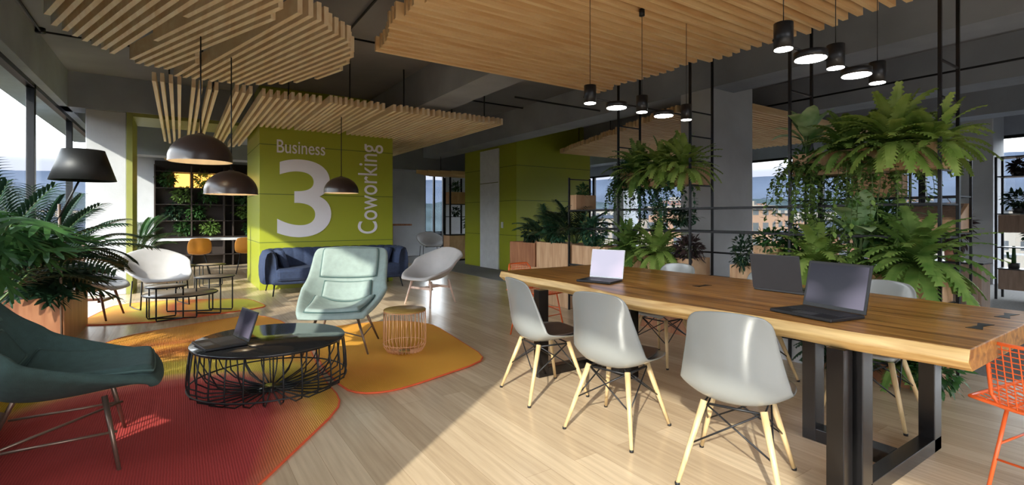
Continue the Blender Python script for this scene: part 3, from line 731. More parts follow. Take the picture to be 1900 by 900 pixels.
for sx in (1, -1):
    c_ = MB(); c_.box(-.055, .055, -.2, .2, -.16, .16); o = c_.build('scatter_cushion', 'navy', sofa, bevel=.05); o.location = (sx * (W2 - .30), .02, .54); o.rotation_euler = (0, R(sx * 18), R(sx * -8))
    for sy in (1, -1):
        MB().tube([(sx * (W2 - .16), sy * (D2 - .12), .18), (sx * (W2 - .13), sy * (D2 - .06), .003)], .014, 8, r2=.010).build('leg', 'black', sofa)

# ------------------------------------------------------------------ wire coffee table and side table
def wire_table(name, label, loc, r, h, n_, topm, wirem, wr, disc, flare=1.02, bottom=.55, inner=True):
    t = thing(name, label, 'table', loc)
    MB().lathe([(0, h - .012), (r - .004, h - .012), (r, h - .006), (r - .004, h), (0, h)], 72).build('table_top', topm, t)
    mb = MB()
    for k_ in range(n_):
        a = 2 * PI * k_ / n_; ca, sa = math.cos(a), math.sin(a)
        pts = [(r * .975, h - .012), (r * flare * .99, h * .6), (r * flare, h * .32), (r * (flare - .02), h * .16), (r * (flare - .08), .045), (r * .82, .016), (r * bottom, .008), (disc * .6, .008)]
        mb.tube([(q * ca, q * sa, z) for q, z in pts], wr, 6)
        if inner and k_ % 2 == 0:
            a += PI / n_; ca, sa = math.cos(a), math.sin(a)
            pts = [(r * .93, h - .012), (r * .90, h * .6), (r * .80, h * .35), (r * .6, h * .18), (r * .35, h * .08), (disc * .8, .02)]
            mb.tube([(q * ca, q * sa, z) for q, z in pts], wr * .85, 6)
    for rr, z in ((r * .975, h - .016), (r * flare, h * .22)):
        mb.tube([(rr * math.cos(a * PI / 36), rr * math.sin(a * PI / 36), z) for a in range(72)], wr, 6, closed=True)
    mb.build('wire_basket', wirem, t)
    MB().lathe([(0, .006), (disc, .006), (disc, .014), (0, .016)], 32).build('base_disc', topm, t)
    return t
wire_table('coffee_table', 'round black wire-basket coffee table holding a laptop', (.54, 3.87, .010), .495, .362, 28, 'gloss_black', 'black', .0055, .095)
wire_table('side_table', 'small round copper wire side table on the orange rug', (1.685, 4.25, .014), .188, .386, 30, 'gold', 'copper', .003, .05, flare=1.0, inner=False, bottom=.4)

# nesting tables at the back
def nest(label, x, y, r, h, legs, topm='beechtop', rz=0, group='round nesting tables', z0=0.010):
    t = thing('nesting_table', label, 'table', (x, y, z0), rz, group=group)
    MB().lathe([(0, h - .014), (r - .006, h - .014), (r - .006, h), (0, h)], 48).build('table_top', topm, t)
    MB().tube([(r * math.cos(a * PI / 24), r * math.sin(a * PI / 24), h - .007) for a in range(48)], .0095, 8, closed=True).build('rim', 'black', t)
    for a0 in legs:
        for s in (0,):
            c_, s_ = math.cos(R(a0)), math.sin(R(a0)); c2, s2 = math.cos(R(a0 + 95)), math.sin(R(a0 + 95)); q = r * .93
            MB().tube([(q * c_, q * s_, h - .01), (q * c_, q * s_, .03), (q * c_ * .97, q * s_ * .97, .01), (q * c2 * .97, q * s2 * .97, .01), (q * c2, q * s2, .03), (q * c2, q * s2, h - .01)], .0085, 8).build('leg', 'black', t)
    return t
M['beechtop'] = wood('pale_table_top', (.30, .22, .15), (.46, .36, .25), (2, 14, 2), .35)
nest('low wide nesting table with thin black rim, in front of the white chair', .02, 7.42, .39, .28, (20, 200))
nest('small nesting table on the left, overlapping the wide low one', -.13, 7.22, .20, .40, (60, 240))
nest('small nesting table on the right, tallest of the three on the rug', .38, 7.46, .22, .46, (10, 190))
nest('small side table standing farther back by the counter', .47, 10.3, .22, .40, (30, 210), z0=0)
nest('round side table behind the white shell chair', .02, 9.7, .2, .45, (0, 180), z0=0)

# ------------------------------------------------------------------ lamps
def dome(label, x, y, z, r, ztop, light=8):
    t = thing('pendant_lamp', label, 'pendant lamp', (x, y, z), group='dark dome pendant lamps')
    prof = [(r, 0), (r * .99, .02)] + [(r * math.cos(a * PI / 22), .02 + r * .90 * math.sin(a * PI / 22)) for a in range(1, 10)] + [(r * .12, r * .985), (.02, r * 1.02), (0, r * 1.02)]
    MB().lathe(prof, 48).build('shade', 'domeb', t)
    t.children[-1].data.polygons[0]
    s = t.children[-1]; 
    inn = [(r * .985, .001)] + [(r * .97 * math.cos(a * PI / 22), .015 + r * .90 * math.sin(a * PI / 22)) for a in range(1, 11)] + [(0, r * .93)]
    MB().lathe(inn[::-1][0:0] + inn, 48).build('reflector', 'domein', s)
    MB().lathe([(0, -.0), (.03, .02), (.045, .06), (.03, .1), (.02, .14), (.02, r * .5)], 16, (0, 0, r * .2)).build('bulb', 'lampspot', t)
    MB().tube([(0, 0, r * .98), (0, 0, ztop - z)], .006, 6).build('cable', 'black', t)
    return t
def fixdome(t):
    for c_ in t.children:
        if c_.name.startswith('shade'):
            me = c_.data; bm = bmesh.new(); bm.from_mesh(me)
            f = [f for f in bm.faces if len(f.verts) > 8]
            bmesh.ops.delete(bm, geom=f, context='FACES'); bm.to_mesh(me); bm.free()
            for g in c_.children:
                me = g.data; bm = bmesh.new(); bm.from_mesh(me); f = [f for f in bm.faces if len(f.verts) > 8]
                bmesh.ops.delete(bm, geom=f, context='FACES'); bm.to_mesh(me); bm.free()
for a in [('large dark dome pendant, highest and leftmost of the three', .15, 4.95, 1.69, .238, 2.75), ('dark dome pendant just right of and below the leftmost one', .41, 5.40, 1.44, .228, 2.75), ('dark dome pendant hanging in front of the green sign wall', 2.03, 7.66, 1.59, .25, 2.84)]:
    fixdome(dome(*a))
# spots over the table: a bar with five heads
def spots(label, y, zb):
    t = thing('track_light', label, 'ceiling lamp', (2.8, y, zb), group='bars of spot lamps over the table')
    xs5 = [2.30, 2.55, 2.81, 3.05, 3.32]
    for i, x in enumerate(xs5):
        lx = x - 2.8
        r, h, dz = ((.041, .12, 0) if i % 2 == 0 else (.073, .035, 0))
        hd = MB().lathe([(r, 0.002), (r, h), (0, h)], 32, (lx, 0, dz)).build('lamp_head', 'black', t)
        MB().lathe([(0, -.001), (r * .93, -.001), (r * .93, .004), (0, .004)], 32, (lx, 0, dz)).build('diffuser', 'lampon', hd)
        if i in (0, 2, 4) : MB().tube([(lx, 0, h), (lx, 0, ZS - zb + .01)], .0022, 5).build('cable', 'black', t)
    MB().tube([(-.53, .03, .045), (.60, .03, .045)], .006, 6).build('bar', 'black', t)
    MB().lathe([(.02, 0), (.02, .05), (0, .05)], 16, (.01, 0, ZS - zb - .045)).build('canopy', 'black', t)
spots('bar of five spot lamps above the near end of the table', 1.20, 1.99)
spots('bar of five spot lamps above the far end of the table', 2.49, 1.99)

# floor lamp
fl = thing('floor_lamp', 'black floor lamp with a tapered drum shade among the leaves', 'floor lamp', (-.86, 5.86, 0))
MB().lathe([(0, 0), (.14, 0), (.14, .012), (0, .018)], 32).build('base', 'lampblack', fl)
MB().tube([(0, 0, .01), (-.02, .0, 1.34)], .011, 8).build('pole', 'bronze', fl)
MB().tube([(-.03, .0, 1.20), (.15, -.06, 1.62)], .008, 8).build('arm', 'lampblack', fl)
sh = MB(); sh.lathe([(.235, 0), (.15, .27), (.0, .272)], 48, (.15, -.06, 1.55))
o = sh.build('lamp_shade', 'lampblack', fl, solid=.004)
bm = bmesh.new(); bm.from_mesh(o.data); f = [f for f in bm.faces if len(f.verts) > 8]; bmesh.ops.delete(bm, geom=f, context='FACES'); bm.to_mesh(o.data); bm.free()
MB().lathe([(0, 0), (.03, .03), (.02, .09), (0, .1)], 16, (.15, -.06, 1.62)).build('bulb', 'domein', fl)

# ------------------------------------------------------------------ orange wire chairs
def make_wire_chair(label):
    t = thing('wire_chair', label, 'chair', group='orange wire chairs')
    f = MB(); w_ = .235
    def P(u, v):   # seat grid
        return Vector((.24 - .46 * v, u * w_, .455 - .035 * math.sin(v * PI) * (1 - u * u) + .015 * u * u))
    loop = [P(u / 6, 0) for u in range(-6, 7)] + [P(1, v / 6) for v in range(1, 7)] + [P(-u / 6, 1) for u in range(-5, 7)][0:12] + [P(-1, 1 - v / 6) for v in range(1, 6)]
    f.tube(loop, .0075, 8, closed=True)
    for i in range(1, 12):
        u = -1 + i / 6; f.tube([P(u, v / 6) for v in range(7)], .0028, 5, cap=False); v = i / 12
        f.tube([P(-1 + k_ / 4, v) for k_ in range(9)], .0028, 5, cap=False)
    f.build('seat', 'orange', t)
    b = MB()
    def Q(u, v): 
        ww = .170 * (1.0 - .06 * v); return Vector((-.20 - .08 * v - .03 * (1 - u * u), u * ww, .455 + .27 * v))
    rr = .25
    lp = [Q(u / 6, 0) for u in range(-5, 6)] + [Q(1, v / 6) for v in range(1, 6)] + [Q(-u / 6, 1) for u in range(-5, 6)] + [Q(-1, 1 - v / 6) for v in range(1, 6)]
    b.tube(lp, .0075, 8, closed=True)
    for i in range(1, 12):
        u = -1 + i / 6; b.tube([Q(u, .02 + v / 6.2) for v in range(7)], .0025, 5, cap=False); v = i / 12
        b.tube([Q(-.98 + 1.96 * k_ / 8, v) for k_ in range(9)], .0025, 5, cap=False)
    b.build('backrest', 'orange', t)
    for sx in (1, -1):
        for sy in (1, -1):
            MB().tube([(sx * .13, sy * .15, .43), (sx * .20, sy * .20, .003)], .0075, 8).build('leg', 'orange', t)
    s = MB()
    for sy in (1, -1): s.tube([(.155, sy * .17, .28), (-.155, sy * .17, .28)], .005, 6); s.tube([(.13, sy * .15, .43), (-.13, sy * .15, .43)], .006, 6)
    for sx in (1, -1): s.tube([(sx * .165, .175, .22), (sx * .165, -.175, .22)], .005, 6)
    s.tube([(.16, .17, .25), (-.13, -.15, .42)], .005, 6)
    s.build('stretcher', 'orange', t)
    return t
oc = make_wire_chair('orange wire chair at the right edge by the near end of the table'); oc.location = (2.95, .40, 0); oc.rotation_euler = (0, 0, R(-9))
dup(oc, (3.10, 4.15, 0), -80, 'orange wire chair seen under the far end of the table', 'orange wire chairs')

# ------------------------------------------------------------------ plants
def plant_leaf(mb, p, d, L_, W_, droop=.5, seg=5, fold=.12, roll=0):
    d = d.normalized(); side = d.cross(Vector((0, 0, 1)))
    if side.length < .05: side = Vector((1, 0, 0))
    side.normalize()
    if roll: side = Matrix.Rotation(roll, 3, d) @ side
    pts = []; pos = p.copy(); dd = d.copy(); st = L_ / seg
    for i in range(seg + 1):
        t = i / seg; wv = W_ * math.sin(PI * min(1, .08 + t * .92)) ** .8 * (1 - .35 * t) if i < seg else .001
        up = side.cross(dd).normalized()
        pts += [pos - side * wv / 2 - up * 0 + up * fold * wv, pos.copy(), pos + side * wv / 2 + up * fold * wv]
        pos = pos + dd * st; dd = (dd + Vector((0, 0, -droop / seg))).normalized()
    fs = []
    for i in range(seg):
        a = i * 3; fs += [(a, a + 1, a + 4, a + 3), (a + 1, a + 2, a + 5, a + 4)]
    mb.add(pts, fs, True)
def frond(mb, p, d, L_, W_, droop, n=14, lw=None, vee=.35, tip=.5):
    """stem with leaflets on both sides"""
    d = d.normalized(); st = L_ / n; pos = p.copy(); lw = lw or st * 1.15
    for i in range(n):
        t = (i + .5) / n
        side = d.cross(Vector((0, 0, 1)))
        if side.length < .05: side = Vector((1, 0, 0))
        side.normalize(); up = side.cross(d).normalized()
        nx = pos + d * st
        ll = W_ / 2 * (math.sin(PI * (.12 + .80 * t)) ** .7)
        for s in (1, -1):
            q = (side * s + d * tip + up * vee * (.6 if s > 0 else .6) - up * .1).normalized()
            b0 = pos; b1 = pos + d * lw
            m_ = (pos + d * lw * .5) + q * ll * .55
            tp = pos + d * lw * .6 + q * ll - Vector((0, 0, ll * .25))
            mb.add([b0, m_ - d * lw * .45, tp, m_ + d * lw * .45, b1], [(0, 1, 2, 3, 4)])
        pos = nx; d = (d + Vector((0, 0, -droop / n))).normalized()
    return pos
rnd = random.Random(11)
def rdir(az, el): return Vector((math.cos(az) * math.cos(el), math.sin(az) * math.cos(el), math.sin(el)))
def fern(label, loc, size=.42, n=38, m='fern', droop=1.5, cat='fern', group='ferns', seed=0, w=.125, elmin=5, parent=None, name='fern'):
    r = random.Random(seed); mb = MB()
    for i in range(n):
        az = 2 * PI * (i * .618) + r.uniform(-.3, .3); el = R(elmin) + (R(80) - R(elmin)) * ((i + .5) / n) ** .8 + r.uniform(-.12, .12)
        Lf = size * r.uniform(.75, 1.1)
        frond(mb, Vector((0, 0, .0)), rdir(az, el), Lf, w * size / .42, droop * r.uniform(.7, 1.3), n=13)
    o = mb.build(name, m); o.location = loc; tag(o, label, 'plant', group); return o
def broad(label, loc, size=.4, n=14, m='broad', seed=0, w=.16, group='broad-leaved plants', name='leafy_plant', stemm='stem'):
    r = random.Random(seed); t = thing(name, label, 'plant', loc, group=group); mb = MB(); sb = MB()
    for i in range(n):
        az = 2 * PI * i * .618 + r.uniform(-.3, .3); el = R(25) + R(55) * (i + .5) / n; h = size * r.uniform(.35, .75)
        b = rdir(az, R(70) + el * .2) * h; sb.tube([(0, 0, 0), b * .5 + Vector((0, 0, .02)), b], .004, 5)
        plant_leaf(mb, b, rdir(az, el), size * r.uniform(.55, .8), w * r.uniform(.8, 1.1), 1.2)
    mb.build('foliage', m, t); sb.build('stems', stemm, t); return t
def bush(label, loc, rad, n, leaf=.045, m='mid_leaf', seed=0, group='leafy bushes', name='bushy_plant', squash=(1, 1, 1), w=.55, hang=False):
    r = random.Random(seed); mb = MB()
    for i in range(n):
        while True:
            v = Vector((r.uniform(-1, 1), r.uniform(-1, 1), r.uniform(-1, 1)))
            if .25 < v.length < 1: break
        v = v * (.6 + .4 * abs(mnoise.noise(v * 2.3 + Vector((seed, 0, 0)))) * 1.6)
        p = Vector((v.x * squash[0], v.y * squash[1], v.z * squash[2])) * rad
        d_ = (v.normalized() + Vector((r.uniform(-.6, .6), r.uniform(-.6, .6), r.uniform(-.5, .3)))).normalized()
        plant_leaf(mb, p + Vector((0, 0, rad * squash[2])), d_, leaf * r.uniform(.7, 1.3), leaf * w * r.uniform(.8, 1.2), .6, 3, roll=r.uniform(-.7, .7))
    sb = MB()
    for i in range(7):
        v = Vector((r.uniform(-.6, .6) * squash[0], r.uniform(-.6, .6) * squash[1], r.uniform(.6, 1.6) * squash[2])) * rad
        sb.tube([(0, 0, 0), v * .5, v], .0045, 5)
    t = thing(name, label, 'plant', loc, group=group)
    mb.build('foliage', m, t); sb.build('stems', 'stem', t); return t
def vines(label, loc, lx, ly, length, n, leaf=.048, m='mid_leaf', seed=0, group='trailing vines'):
    r = random.Random(seed); mb = MB(); sb = MB()
    for i in range(n):
        p = Vector((r.uniform(-lx, lx), r.uniform(-ly, ly), 0)); d_ = Vector((r.uniform(-.5, .5), r.uniform(-.5, .5), .3)); pts = [p.copy()]
        L_ = length * r.uniform(.35, 1); st = .03
        for k_ in range(int(L_ / st)):
            p = p + d_.normalized() * st; d_ = (d_.normalized() + Vector((r.uniform(-.12, .12), r.uniform(-.12, .12), -.35))); pts.append(p.copy())
            for q in range(2): plant_leaf(mb, p, Vector((r.uniform(-1, 1), r.uniform(-1, 1), r.uniform(-.7, .3))), leaf * r.uniform(.7, 1.3), leaf * .8, .5, 2)
        sb.tube(pts, .002, 4)
    t = thing('trailing_vine', label, 'plant', loc, group=group); mb.build('foliage', m, t); sb.build('stems', 'stem', t); return t
def monstera_leaf(mb, p, d, side, L_, W_, r):
    d = d.normalized(); side = (side - d * side.dot(d)).normalized(); up = side.cross(d).normalized()
    nl = 7
    def mid(t): return p + d * L_ * t - Vector((0, 0, 1)) * L_ * .25 * t * t
    for s in (1, -1):
        for i in range(nl):
            t0 = i / nl * .95; t1 = (i + 1) / nl * .95 + .02
            a0 = R(100 - 78 * (i / (nl - 1)) ** .9); wd = W_ / 2 * math.sin(PI * (.25 + .62 * (i + .5) / nl)) ** .6
            dirn = side * s * math.sin(a0) + d * math.cos(a0)
            b0, b1 = mid(t0), mid(t1)
            for (f0, f1, g0, g1) in ((0, .35, 1, .95), (.35, .8, .80, .70), (.8, 1.05, .70, .12)):
                dz0 = -up * wd * .25 * f0 * f0; dz1 = -up * wd * .25 * f1 * f1
                c0 = (b0 + b1) / 2; h0 = (b1 - b0) / 2
                mb.add([c0 - h0 * g0 + dirn * wd * f0 + dz0, c0 + h0 * g0 + dirn * wd * f0 + dz0, c0 + h0 * g1 + dirn * wd * f1 + dz1, c0 - h0 * g1 + dirn * wd * f1 + dz1], [(0, 1, 2, 3)], True)
def monstera(label, loc, h, n, size, seed, az0=0, az1=2 * PI, els=(25, 78), m='mid_leaf', group='monsteras by the left windows'):
    r = random.Random(seed); t = thing('monstera', label, 'plant', loc, group=group); mb = MB(); sb = MB()
    for i in range(n):
        az = az0 + (az1 - az0) * ((i * .618) % 1); el = R(r.uniform(*els)); q = rdir(az, el) * h * r.uniform(.6, 1)
        sb.tube([(0, 0, 0), q * .5 + Vector((0, 0, .08)), q], .006, 6)
        dd = rdir(az + r.uniform(-.4, .4), R(r.uniform(-35, 20))); monstera_leaf(mb, q, dd, dd.cross(Vector((r.uniform(-.3, .3), r.uniform(-.3, .3), 1))), size * r.uniform(.8, 1.15), size * r.uniform(.85, 1.05), r)
    mb.build('foliage', m, t); sb.build('stems', 'stem', t); return t
def palm(label, loc, h, n, fl_, seed, m='dark_leaf', w=.36, droop=1.0, az0=0, az1=2 * PI, group='palms', name='palm', elr=(25, 85), nf=20, lw=.030):
    r = random.Random(seed); t = thing(name, label, 'plant', loc, group=group); mb = MB(); sb = MB()
    for i in range(n):
        az = az0 + (az1 - az0) * ((i * .618) % 1) + r.uniform(-.1, .1); el = R(r.uniform(*elr)); b = rdir(az, max(el, R(50))) * h * r.uniform(.4, .9)
        sb.tube([(0, 0, 0), b * .5, b], .007, 6)
        L_ = fl_ * r.uniform(.7, 1.1); d_ = rdir(az, el); pos = b.copy(); st = L_ / nf; stp = [pos.copy()]
        for k_ in range(nf):
            side = d_.cross(Vector((0, 0, 1)))
            if side.length < .05: side = Vector((1, 0, 0))
            side.normalize(); ll = w / 2 * math.sin(PI * (.15 + .75 * k_ / nf)) ** .7
            for s in (1, -1):
                plant_leaf(mb, pos, side * s + d_ * .75 + Vector((0, 0, .25)), ll * 1.25, lw, 1.0, 3, .2)
            pos = pos + d_ * st; d_ = (d_ + Vector((0, 0, -droop / nf))).normalized(); stp.append(pos.copy())
        sb.tube(stp, .004, 5, r2=.0015)
    mb.build('foliage', m, t); sb.build('stems', 'stem', t); return t
def planter(label, x0, x1, y0, y1, z0, z1, m='crate', group='wooden planter boxes', soil=True, name='planter_box'):
    t = thing(name, label, 'planter', ((x0 + x1) / 2, (y0 + y1) / 2, z0), group=group)
    g = .018; b = MB()
    b.box(x0, x1, y0, y0 + g, z0, z1).box(x0, x1, y1 - g, y1, z0, z1).box(x0, x0 + g, y0 + g, y1 - g, z0, z1).box(x1 - g, x1, y0 + g, y1 - g, z0, z1).box(x0 + g, x1 - g, y0 + g, y1 - g, z0, z0 + .015)
    b.build('box', m, t, world=True, bevel=.002)
    if soil: MB().box(x0 + g, x1 - g, y0 + g, y1 - g, z1 - .07, z1 - .035).build('soil', 'soil', t, world=True)
    return t

# left planter with palms and monsteras
planter('redwood planter box on the floor behind the floor lamp', -1.42, -.87, 6.02, 7.42, 0, .50, 'redwood')
palm('dark feather palm at left reaching across the concrete column', (-1.18, 6.35, .46), .72, 26, .60, 3, w=.42, elr=(5, 80))
palm('dark feather palm growing behind the floor lamp pole', (-1.20, 6.95, .46), .70, 24, .55, 4, w=.38, elr=(10, 80))
monstera('dark monstera drooping over the front of the redwood planter', (-1.12, 6.15, .46), .40, 22, .36, 5, az0=-1.9, az1=.9, m='dark_leaf')
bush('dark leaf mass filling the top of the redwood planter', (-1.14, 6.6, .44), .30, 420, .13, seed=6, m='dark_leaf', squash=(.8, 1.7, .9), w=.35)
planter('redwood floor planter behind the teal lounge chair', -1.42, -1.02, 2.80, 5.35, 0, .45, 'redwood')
bush('tall dark bush behind the teal lounge chair, at the left edge', (-1.22, 3.85, .40), .52, 700, .15, seed=7, m='dark_leaf', squash=(.5, 1.1, 1.05), w=.4)  # added out of frame to keep the sun off the big rug
bush('tall dark bush nearest to the concrete pier behind the teal chair', (-1.25, 3.28, .40), .44, 600, .15, seed=17, m='dark_leaf', squash=(.5, .9, 1.0), w=.4)  # second added bush, blocks low sun through the left windows
monstera('bright monstera behind the teal lounge chair with pale cut leaves', (-1.18, 4.62, .41), .95, 24, .40, 8, az0=-1.2, az1=2.0, els=(58, 86))
palm('dark palm rising at the left edge behind the monstera', (-1.25, 5.05, .41), .75, 20, .75, 9, w=.42, az0=-.6, az1=2.8)
# palms further back
t = palm('green palm standing behind the round white shell chair', (-.72, 11.7, .32), .7, 28, .55, 14, m='mid_leaf', w=.34)
pt = MB().lathe([(0, 0), (.15, 0), (.19, .36), (.17, .36), (.16, .30), (0, .30)], 28).build('plant_pot', 'whitep'); pt.location = (-.72, 11.7, 0); tag(pt, 'white round pot under the green palm behind the shell chair', 'plant pot')

# ------------------------------------------------------------------ black metal plant partition
part = thing('room_divider', 'tall black metal plant frame running behind the long table', 'room divider', (4.48, 3.1, 0))
PX0, PX1 = 4.30, 4.67; PY = [1.19, 2.19, 3.18, 4.17, 5.06]
for y in PY:
    f = MB(); top_z = ZC if y < 5 else 1.75
    for x in (PX0, PX1): f.box(x - .010, x + .010, y - .010, y + .010, 0, top_z)
    z = .30
    rr = [2.30, 2.05, 1.80, 1.55, 1.315, 1.08, .60, .2] if y < 5 else [1.73, 1.3, .6]
    for z in rr: f.box(PX0, PX1, y - .006, y + .006, z - .006, z + .006)
    f.build('upright', 'black', part, world=True)
for x in (PX0, PX1):
    f = MB()
    for z in (1.315, 1.08, .60, .2): f.box(x - .008, x + .008, PY[0], PY[-1], z - .009, z + .009)
    f.build('rail', 'black', part, world=True)
f = MB()
for z in (.855,): f.box(PX1 - .008, PX1 + .008, PY[0], PY[-1], z - .009, z + .009)
f.build('rail', 'black', part, world=True)

# hanging boxes (top)
planter('wooden box in the top of the plant frame, nearest to the right', PX0 + .012, PX1 - .012, 1.205, 2.175, 1.565, 1.75)
planter('wooden box in the top of the plant frame left of the grey column', PX0 + .012, PX1 - .012, 3.195, 4.155, 1.565, 1.75)
ZT = 1.72
fern('top fern above the violet laptop, at the right end of the plant frame', (4.38, 1.24, ZT), .36, 60, seed=1, elmin=-10)
fern('top fern with the tallest upright fronds in the plant frame', (4.36, 1.48, ZT + .03), .44, 66, seed=2, elmin=-15)
fern('top fern between the tallest one and the pale broad leaves', (4.36, 1.78, ZT + .02), .37, 60, seed=3, m='fern2', elmin=-12)
fern('top fern filling the right box behind the others', (4.60, 1.55, ZT), .40, 44, seed=31, m='fern2')
broad('pale broad-leaved plant at the left end of the right-hand top box', (4.40, 2.10, ZT - .02), .40, 15, seed=4)
bush('small bush spilling below the pale broad-leaved plant', (4.38, 2.08, ZT - .24), .18, 320, .055, seed=5, m='mid_leaf')
fern('top fern left of the grey column, rightmost of three', (4.36, 3.28, ZT), .40, 60, seed=6, elmin=-12)
fern('top fern left of the grey column, middle of three', (4.36, 3.58, ZT + .02), .42, 64, seed=7, elmin=-12)
fern('top fern left of the grey column, leftmost of three', (4.36, 3.92, ZT), .42, 62, seed=8, m='fern2', elmin=-12)
bush('pale leafy bush at the far left end of the upper box', (4.40, 4.12, ZT - .16), .18, 280, .07, seed=9, m='blue_leaf')
vines('vine trailing from the right top box below the ferns', (4.36, 1.75, ZT - .1), .10, .30, .85, 44, seed=12, m='fern2')
vines('vine trailing from the left end of the right-hand top box', (4.36, 2.12, ZT - .1), .08, .10, .62, 26, seed=13, m='fern2')
vines('vine trailing below the ferns left of the grey column', (4.36, 3.65, ZT - .12), .10, .30, .60, 30, seed=14, m='blue_leaf')
vines('vine hanging at the far left end of the upper ferns', (4.36, 4.12, ZT - .12), .08, .08, .80, 22, seed=15)
# shelf-level boxes and plants (z about .75 .. 1.1)
def shelf_board(y0, y1, z, label):
    o = MB().box(PX0, PX1, y0, y1, z - .01, z).build('metal_shelf', 'black'); recentre(o); tag(o, label, 'shelf', 'metal shelves in the plant frame')
shelf_board(1.205, 2.175, .615, 'black shelf low in the plant frame at its right end')
shelf_board(2.205, 3.165, .615, 'black shelf low in the plant frame behind the grey laptop lid')
shelf_board(3.195, 4.155, .615, 'black shelf low in the plant frame before the grey column')
shelf_board(4.185, 5.04, .615, 'black shelf low in the plant frame at its far left end')
planter('planter box low in the plant frame behind the violet laptop', PX0 + .01, PX1 - .01, 1.215, 2.165, .615, .80)
planter('planter box low in the frame, under the small box above the grey lid', PX0 + .01, PX1 - .01, 2.215, 2.75, .615, .78)
planter('small planter box directly above the grey laptop lid', PX0 + .01, PX1 - .01, 2.30, 2.52, .82, .97)
planter('planter box low in the frame left of the grey column', PX0 + .01, PX1 - .01, 3.20, 4.15, .615, .80)
planter('planter box in front of the green wall, nearest of three', PX0 + .01, PX1 - .01, 4.20, 5.02, .615, .86)
planter('planter box in front of the green wall, middle of three', PX0 + .01, PX1 + .05, 5.10, 5.80, .50, .87)
planter('planter box in front of the green wall, farthest left of three', PX0 + .01, PX1 + .05, 5.84, 6.50, .50, .85, 'redwood')
o = MB().box(PX0 + .03, PX1, 5.10, 6.50, 0, .5).build('plinth', 'crate', bevel=.003); recentre(o); tag(o, 'low wooden cabinet carrying the far left planter boxes', 'cabinet')
ZP = .78
fern('lower fern right of the violet laptop with long drooping fronds', (4.32, 1.33, ZP + .10), .48, 70, seed=21, elmin=-15, m='fern2')
fern('lower fern directly behind the violet laptop', (4.32, 1.98, ZP + .03), .46, 66, seed=22, elmin=-10)
fern('lower fern partly behind the pale broad leaf, above the laptops', (4.5, 1.62, ZP + .08), .40, 44, seed=23, m='fern2')
broad('large pale broad-leaved plant between the two lower ferns', (4.38, 1.70, ZP), .52, 12, seed=24, w=.20)
bush('dark bush rising in the middle of the plant frame behind the laptops', (4.50, 1.62, ZP + .05), .26, 620, .055, seed=25, m='mid_leaf', squash=(.7, .9, 1.2))
bush('dark bush spilling over the small box above the grey lid', (4.38, 2.38, .88), .17, 380, .05, seed=26, m='mid_leaf', squash=(.8, 1.3, .8))
bush('dark bush hanging left of the small box above the grey lid', (4.32, 2.62, .68), .17, 320, .045, seed=27, m='dark_leaf', squash=(.7, .8, 1.2))
palm('blue-green spiky plant standing right of the small box', (4.52, 2.22, .85), .16, 22, .28, 28, m='blue_leaf', w=.10, nf=8, group='spiky plants', name='spiky_plant')
fern('lower fern behind the pale-screened laptop, on the right', (4.34, 3.62, ZP + .04), .42, 64, seed=29, elmin=-10)
fern('lower fern behind the pale-screened laptop, on the left', (4.34, 4.05, ZP + .06), .42, 62, seed=30, m='fern2', elmin=-10)
bush('dark purple-leaved bush left of the grey column', (4.40, 3.27, ZP - .06), .17, 360, .06, seed=33, m='purple_leaf')
bush('dark green bush on the rail left of the grey column', (4.48, 3.45, 1.12), .15, 320, .05, seed=34, m='dark_leaf', squash=(.8, 1.6, .7))
bush('dark green upright bush below the upper ferns', (4.5, 3.72, .95), .17, 320, .045, seed=35, m='mid_leaf', squash=(.6, .7, 1.5))
palm('large dark palm in front of the far green wall', (4.48, 5.15, .84), .36, 30, .46, 36, m='dark_leaf', w=.26, group='palms before the far green wall', nf=14, elr=(10, 85))
palm('dark palm with one long frond leaning left at the green wall', (4.48, 5.75, .84), .30, 24, .44, 37, m='blue_leaf', w=.24, group='palms before the far green wall', nf=14)
bush('dark blue-green bush in the middle box before the green wall', (4.42, 5.45, .82), .24, 520, .06, seed=38, m='blue_leaf')
bush('dark bush at the left end of the boxes before the green wall', (4.45, 6.1, .80), .20, 420, .06, seed=39, m='dark_leaf')
bush('dark bush between the green wall palms and the lower ferns', (4.40, 4.7, .80), .24, 520, .06, seed=40, m='blue_leaf')
# floor level
planter('low white trough on the floor under the plant frame', PX0 + .02, PX1 - .02, 2.10, 2.95, 0, .28, 'whitep')
planter('low wooden trough on the floor at the right end of the frame', PX0 + .02, PX1 - .02, 1.22, 2.06, 0, .16, 'redwood')
planter('low wooden trough on the floor near the far chairs', PX0 + .02, PX1 - .02, 3.20, 4.60, 0, .42, 'redwood')
fern('floor fern seen under the table beside the right table leg', (4.34, 1.42, .15), .34, 40, seed=41, m='fern2', group='floor ferns')
fern('floor fern seen under the table between its legs', (4.30, 1.85, .15), .32, 36, seed=42, m='blue_leaf', group='floor ferns')
bush('dark floor bush seen between the table legs', (4.40, 1.65, .12), .20, 320, .05, seed=43, m='dark_leaf', squash=(.8, 1.5, .8))
bush('floor bush right of the white trough', (4.40, 2.35, .22), .16, 260, .045, seed=44, m='mid_leaf')
bush('floor bush seen between the far chairs under the table', (4.34, 3.45, .38), .17, 300, .05, seed=45, m='mid_leaf', squash=(.8, 1.6, .7))
bush('dense dark floor plant behind the right table leg', (4.28, 1.22, .0), .20, 420, .06, seed=47, m='mid_leaf', squash=(.8, 1.0, .85))
bush('dense dark floor plant between the two right table legs', (4.24, 1.72, .0), .19, 420, .055, seed=48, m='dark_leaf', squash=(.8, 1.3, .8))
